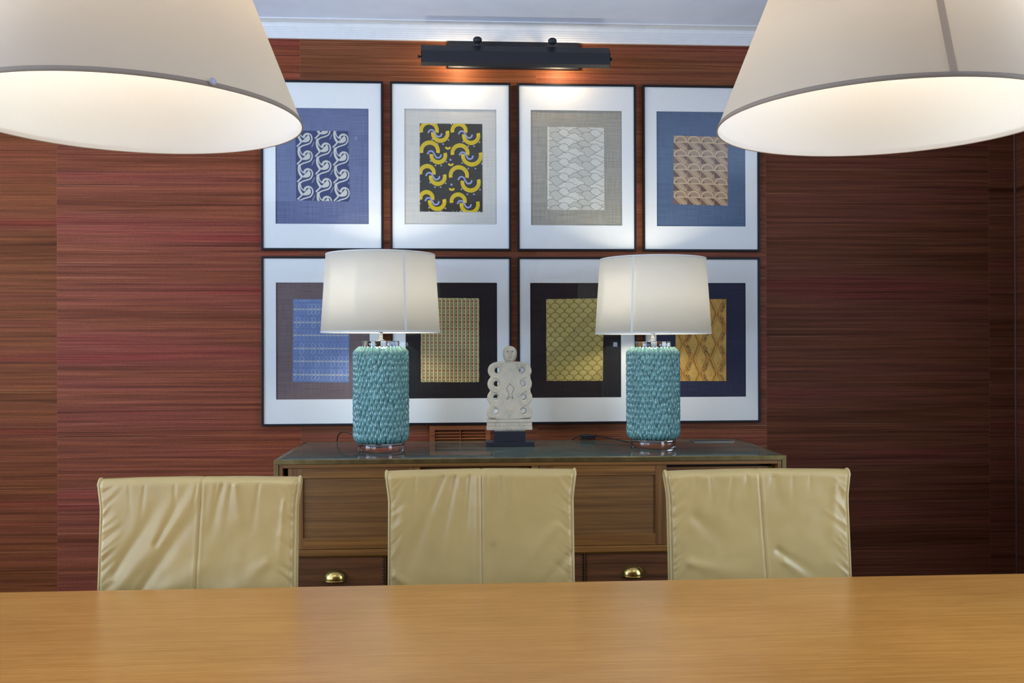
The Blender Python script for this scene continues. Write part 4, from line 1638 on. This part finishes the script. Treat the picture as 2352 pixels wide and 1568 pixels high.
def art_scallops(A):
    A.sheet(6, 7)
    r = 0
    y = -20
    k = 0
    while y < A.h + 90:
        x = -90 + (81 if r % 2 else 0)
        while x < A.w + 100:
            d = 0.00004 + 0.00004 * (r % 18)
            A.fill([(x - 81, y + 90)] + arc(x, y + 78, 76, 180, 360, 16) + [(x + 81, y + 90)], 2 if (k % 7) else 3, 0.00008 + d)
            A.stroke(arc(x, y + 78, 76, 178, 362, 18), [12] * 19, 1, 0.0001 + d)
            x += 162
            k += 1
        y += 82
        r += 1


def art_bark(A):
    A.sheet()
    rnd = random.Random(12)
    for c in range(-2, 8):
        x0 = c * 145 - 30
        odd = c % 2
        for k in range(-1, 5):
            y0 = k * 510 + (255 if odd else 0)
            for j in range(4):
                o = j * 22
                pth = [(x0 + 20 + o, y0), (x0 + 62 + o, y0 + 120), (x0 + 118 + o, y0 + 245), (x0 + 70 + o, y0 + 380), (x0 + 20 + o, y0 + 510)]
                A.stroke(spl(pth, 8), (8, 12, 5, 9)[j], (4, 1, 4, 2)[(j + odd) % 4], 0.00012 + j * 0.00002)
            A.stroke(spl([(x0 + 10, y0 + 20), (x0 + 70, y0 + 70), (x0 + 110, y0 + 225), (x0 + 160, y0 + 262)], 8), 9, 2, 0.0001)
            A.stroke(spl([(x0 + 165, y0 + 268), (x0 + 110, y0 + 330), (x0 + 80, y0 + 470)], 8), 9, 4, 0.0001)
            if odd:
                for (sx_, sy_, ex, ey) in ((x0 + 90, y0 + 20, x0 + 150, y0 + 200), (x0 + 150, y0 + 300, x0 + 90, y0 + 470)):
                    for _ in range(80):
                        t = rnd.random()
                        px = sx_ + (ex - sx_) * t + rnd.uniform(-30, 30)
                        py = sy_ + (ey - sy_) * t + rnd.uniform(-18, 18)
                        A.stroke([(px, py), (px + rnd.uniform(-12, 12), py + rnd.uniform(8, 22))], rnd.uniform(3, 6), 3, 0.0002)
            for _ in range(18):
                px, py = x0 + rnd.uniform(0, 110), y0 + rnd.uniform(250, 500)
                A.stroke([(px, py), (px + 24, py - 14)], 4, 2, 0.00015)


INK = lambda n, c, **k: paper(n, c, **k)
c_white = srgb(186, 186, 176)
FX = [(-0.8156, -0.3064), (-0.2770, 0.2344), (0.2613, 0.7726), (0.8020, 1.3118)]
ROWZ = [(0.3996, 1.1142), (-0.3382, 0.3735)]
PICT = [
    # name, column, row, opening (x0 z0 x1 z1), sheet corners TL TR BR BL, drawing units, art, sheet colours, cloth colours, label
    (0, 0, (-0.7561, 0.5109, -0.3677, 0.9986), [(-0.6737, 0.903), (-0.4535, 0.9037), (-0.447, 0.606), (-0.6706, 0.6105)], (868, 1155), art_swirls,
     [('navy_print_ink', srgb(50, 58, 98)), ('pale_grey_print', srgb(190, 188, 178))], (srgb(84, 92, 124), srgb(112, 120, 152)),
     'framed print of pale swirls on navy paper, blue cloth surround, upper row', 'picture'),
    (1, 0, (-0.2168, 0.5116, 0.1729, 1.0009), [(-0.1521, 0.9395), (0.1126, 0.9397), (0.1128, 0.565), (-0.1531, 0.5654)], (980, 1388), art_arcs,
     [('black_brown_paint', srgb(56, 54, 48)), ('yellow_paint', srgb(206, 180, 34)), ('lavender_paint', srgb(140, 146, 190)), ('grey_dot_paint', srgb(150, 154, 158)),
      ('dark_yellow_paint', srgb(150, 128, 24)), ('worn_brown_paint', srgb(92, 82, 62)), ('bare_paper', srgb(214, 210, 196))], (srgb(186, 182, 174), srgb(206, 202, 194)),
     'framed print of yellow arcs on black paper, upper row below the picture light', 'picture'),
    (2, 0, (0.3198, 0.5096, 0.7114, 1.0016), [(0.3917, 0.9299), (0.635, 0.9296), (0.6357, 0.5771), (0.39, 0.5761)], (972, 1420), art_clouds,
     [('cream_paper', srgb(216, 210, 192)), ('cream_cloud', srgb(206, 202, 190)), None, ('grey_line_ink', srgb(104, 102, 98))], (srgb(134, 130, 118), srgb(172, 166, 152)),
     'framed print of outlined and dotted clouds on cream paper, grey cloth surround', 'picture'),
    (3, 0, (0.8626, 0.5079, 1.2508, 1.0022), [(0.9376, 0.8995), (1.1746, 0.894), (1.1734, 0.5978), (0.9357, 0.6031)], (1088, 1388), art_fans,
     [('tan_paper', srgb(164, 134, 110)), ('cream_stroke', srgb(206, 184, 144)), ('brown_print', srgb(126, 98, 82)), ('dark_brown_print', srgb(108, 82, 70)), ('mid_tan_print', srgb(174, 146, 120))],
     (srgb(78, 94, 120), srgb(96, 114, 140)), 'framed print of tan half-circle fans, blue cloth surround, upper right corner of the set', 'picture'),
    (0, 1, (-0.7553, -0.2274, -0.3654, 0.2639), [(-0.684, 0.1934), (-0.4498, 0.1934), (-0.4532, -0.1566), (-0.6871, -0.1535)], (960, 1425), art_leaves,
     [('denim_blue_paper', srgb(104, 124, 164)), ('pale_blue_line', srgb(158, 170, 192)), ('straw_line', srgb(176, 178, 168)), ('mid_blue_line', srgb(126, 142, 176))],
     (srgb(98, 84, 84), srgb(122, 108, 108)), 'framed blue print of rows of leaf sprigs, mauve-brown cloth surround, lower left', 'picture'),
    (1, 1, (-0.2144, -0.2266, 0.1735, 0.2638), [(-0.1486, 0.1988), (0.0962, 0.197), (0.0951, -0.1578), (-0.1496, -0.1565)], (995, 1440), art_stripes,
     [('straw_paper', srgb(190, 178, 128)), ('brick_red_ink', srgb(158, 70, 50)), ('dark_green_ink', srgb(40, 92, 68)), ('dark_brown_ink', srgb(70, 50, 36)), ('pale_straw_ink', srgb(206, 196, 150))],
     (srgb(28, 27, 29), srgb(40, 39, 42)), 'framed print of red diamonds in straw and green stripes, black cloth surround', 'picture'),
    (2, 1, (0.3151, -0.2267, 0.7052, 0.2633), [(0.3837, 0.1936), (0.6306, 0.1969), (0.6256, -0.1551), (0.3852, -0.1547)], (985, 1405), art_scallops,
     [('ochre_paper', srgb(184, 166, 96)), ('olive_brown_line', srgb(136, 112, 48)), ('light_ochre_scale', srgb(190, 176, 110)), ('dull_ochre_scale', srgb(178, 162, 104))],
     (srgb(34, 30, 32), srgb(46, 42, 46)), 'framed print of ochre fish-scale arcs, black cloth surround, lower row', 'picture'),
    (3, 1, (0.8587, -0.2276, 1.2495, 0.2638), [(0.9436, 0.1942), (1.1653, 0.1942), (1.1639, -0.1599), (0.9423, -0.1587)], (872, 1410), art_bark,
     [('amber_paper', srgb(200, 160, 84)), ('brown_contour', srgb(112, 78, 36)), ('rust_contour', srgb(172, 108, 42)), ('slate_stipple', srgb(92, 82, 66)), ('orange_contour', srgb(190, 122, 48))],
     (srgb(40, 44, 64), srgb(54, 58, 80)), 'framed amber print of bark-like wavy bands, navy cloth surround, lower right', 'picture'),
]
DOTS = dotted('dotted_cloud_print', srgb(202, 198, 184), srgb(98, 96, 92), 0.0056)
YFR = 3.960           # front of the frames


def build_picture(col, row, op, corners, units, art, inks, cloth, label, cat):
    x0, x1 = FX[col]
    z0, z1 = ROWZ[row]
    cx, cz = (x0 + x1) / 2, (z0 + z1) / 2
    t = thing('framed_picture', (cx, YF, H + z0), label, cat, 'eight framed prints on the back wall')
    oz = H + z0

    def X(v):
        return v - cx

    def Zl(v):
        return v + H - oz
    fw = 0.0088
    m = MB()
    ya, yb = YFR - YF, -0.0002
    m.box(X(x0), X(x0 + fw), ya, yb, 0, z1 - z0).box(X(x1 - fw), X(x1), ya, yb, 0, z1 - z0)
    m.box(X(x0 + fw), X(x1 - fw), ya, yb, z1 - z0 - fw, z1 - z0).box(X(x0 + fw), X(x1 - fw), ya, yb, 0, fw)
    bevel(m.build('moulding', M['frameblack'], t), 0.0012)
    # mat board with its bevelled window
    m = MB()
    ym, yk = 3.9665 - YF, 3.9690 - YF
    a0, b0, a1, b1 = X(op[0]), Zl(op[1]), X(op[2]), Zl(op[3])
    c0, c1, d0, d1 = X(x0 + fw), X(x1 - fw), fw, z1 - z0 - fw
    m.box(c0, a0, ym, yk, d0, d1).box(a1, c1, ym, yk, d0, d1)
    m.box(a0, a1, ym, yk, b1, d1).box(a0, a1, ym, yk, d0, b0)
    m.build('mat_board', M['mat'], t)
    nm = ['blue_linen', 'pale_grey_paper', 'grey_linen', 'steel_blue_linen', 'mauve_brown_linen', 'black_linen', 'black_brown_linen', 'navy_linen'][col + 4 * row]
    MB().box(a0 - 0.01, a1 + 0.01, 3.9712 - YF, 3.9722 - YF, b0 - 0.01, b1 + 0.01).build('cloth_backing', linen(nm, cloth[0], cloth[1]), t)
    lc = [(X(p[0]), Zl(p[1])) for p in corners]
    A = Art(units[0], units[1], lc, 3.9700 - YF)
    art(A)
    mats = []
    for k in inks:
        mats.append(DOTS if k is None else paper(k[0], k[1], 0.10 if k is inks[0] else 0.06))
    A.m.build('print', mats, t)
    MB().box(c0, c1, 3.9632 - YF, 3.9650 - YF, d0, d1).build('glass', M['glass'], t)
    return t


for row_ in PICT:
    build_picture(*row_)
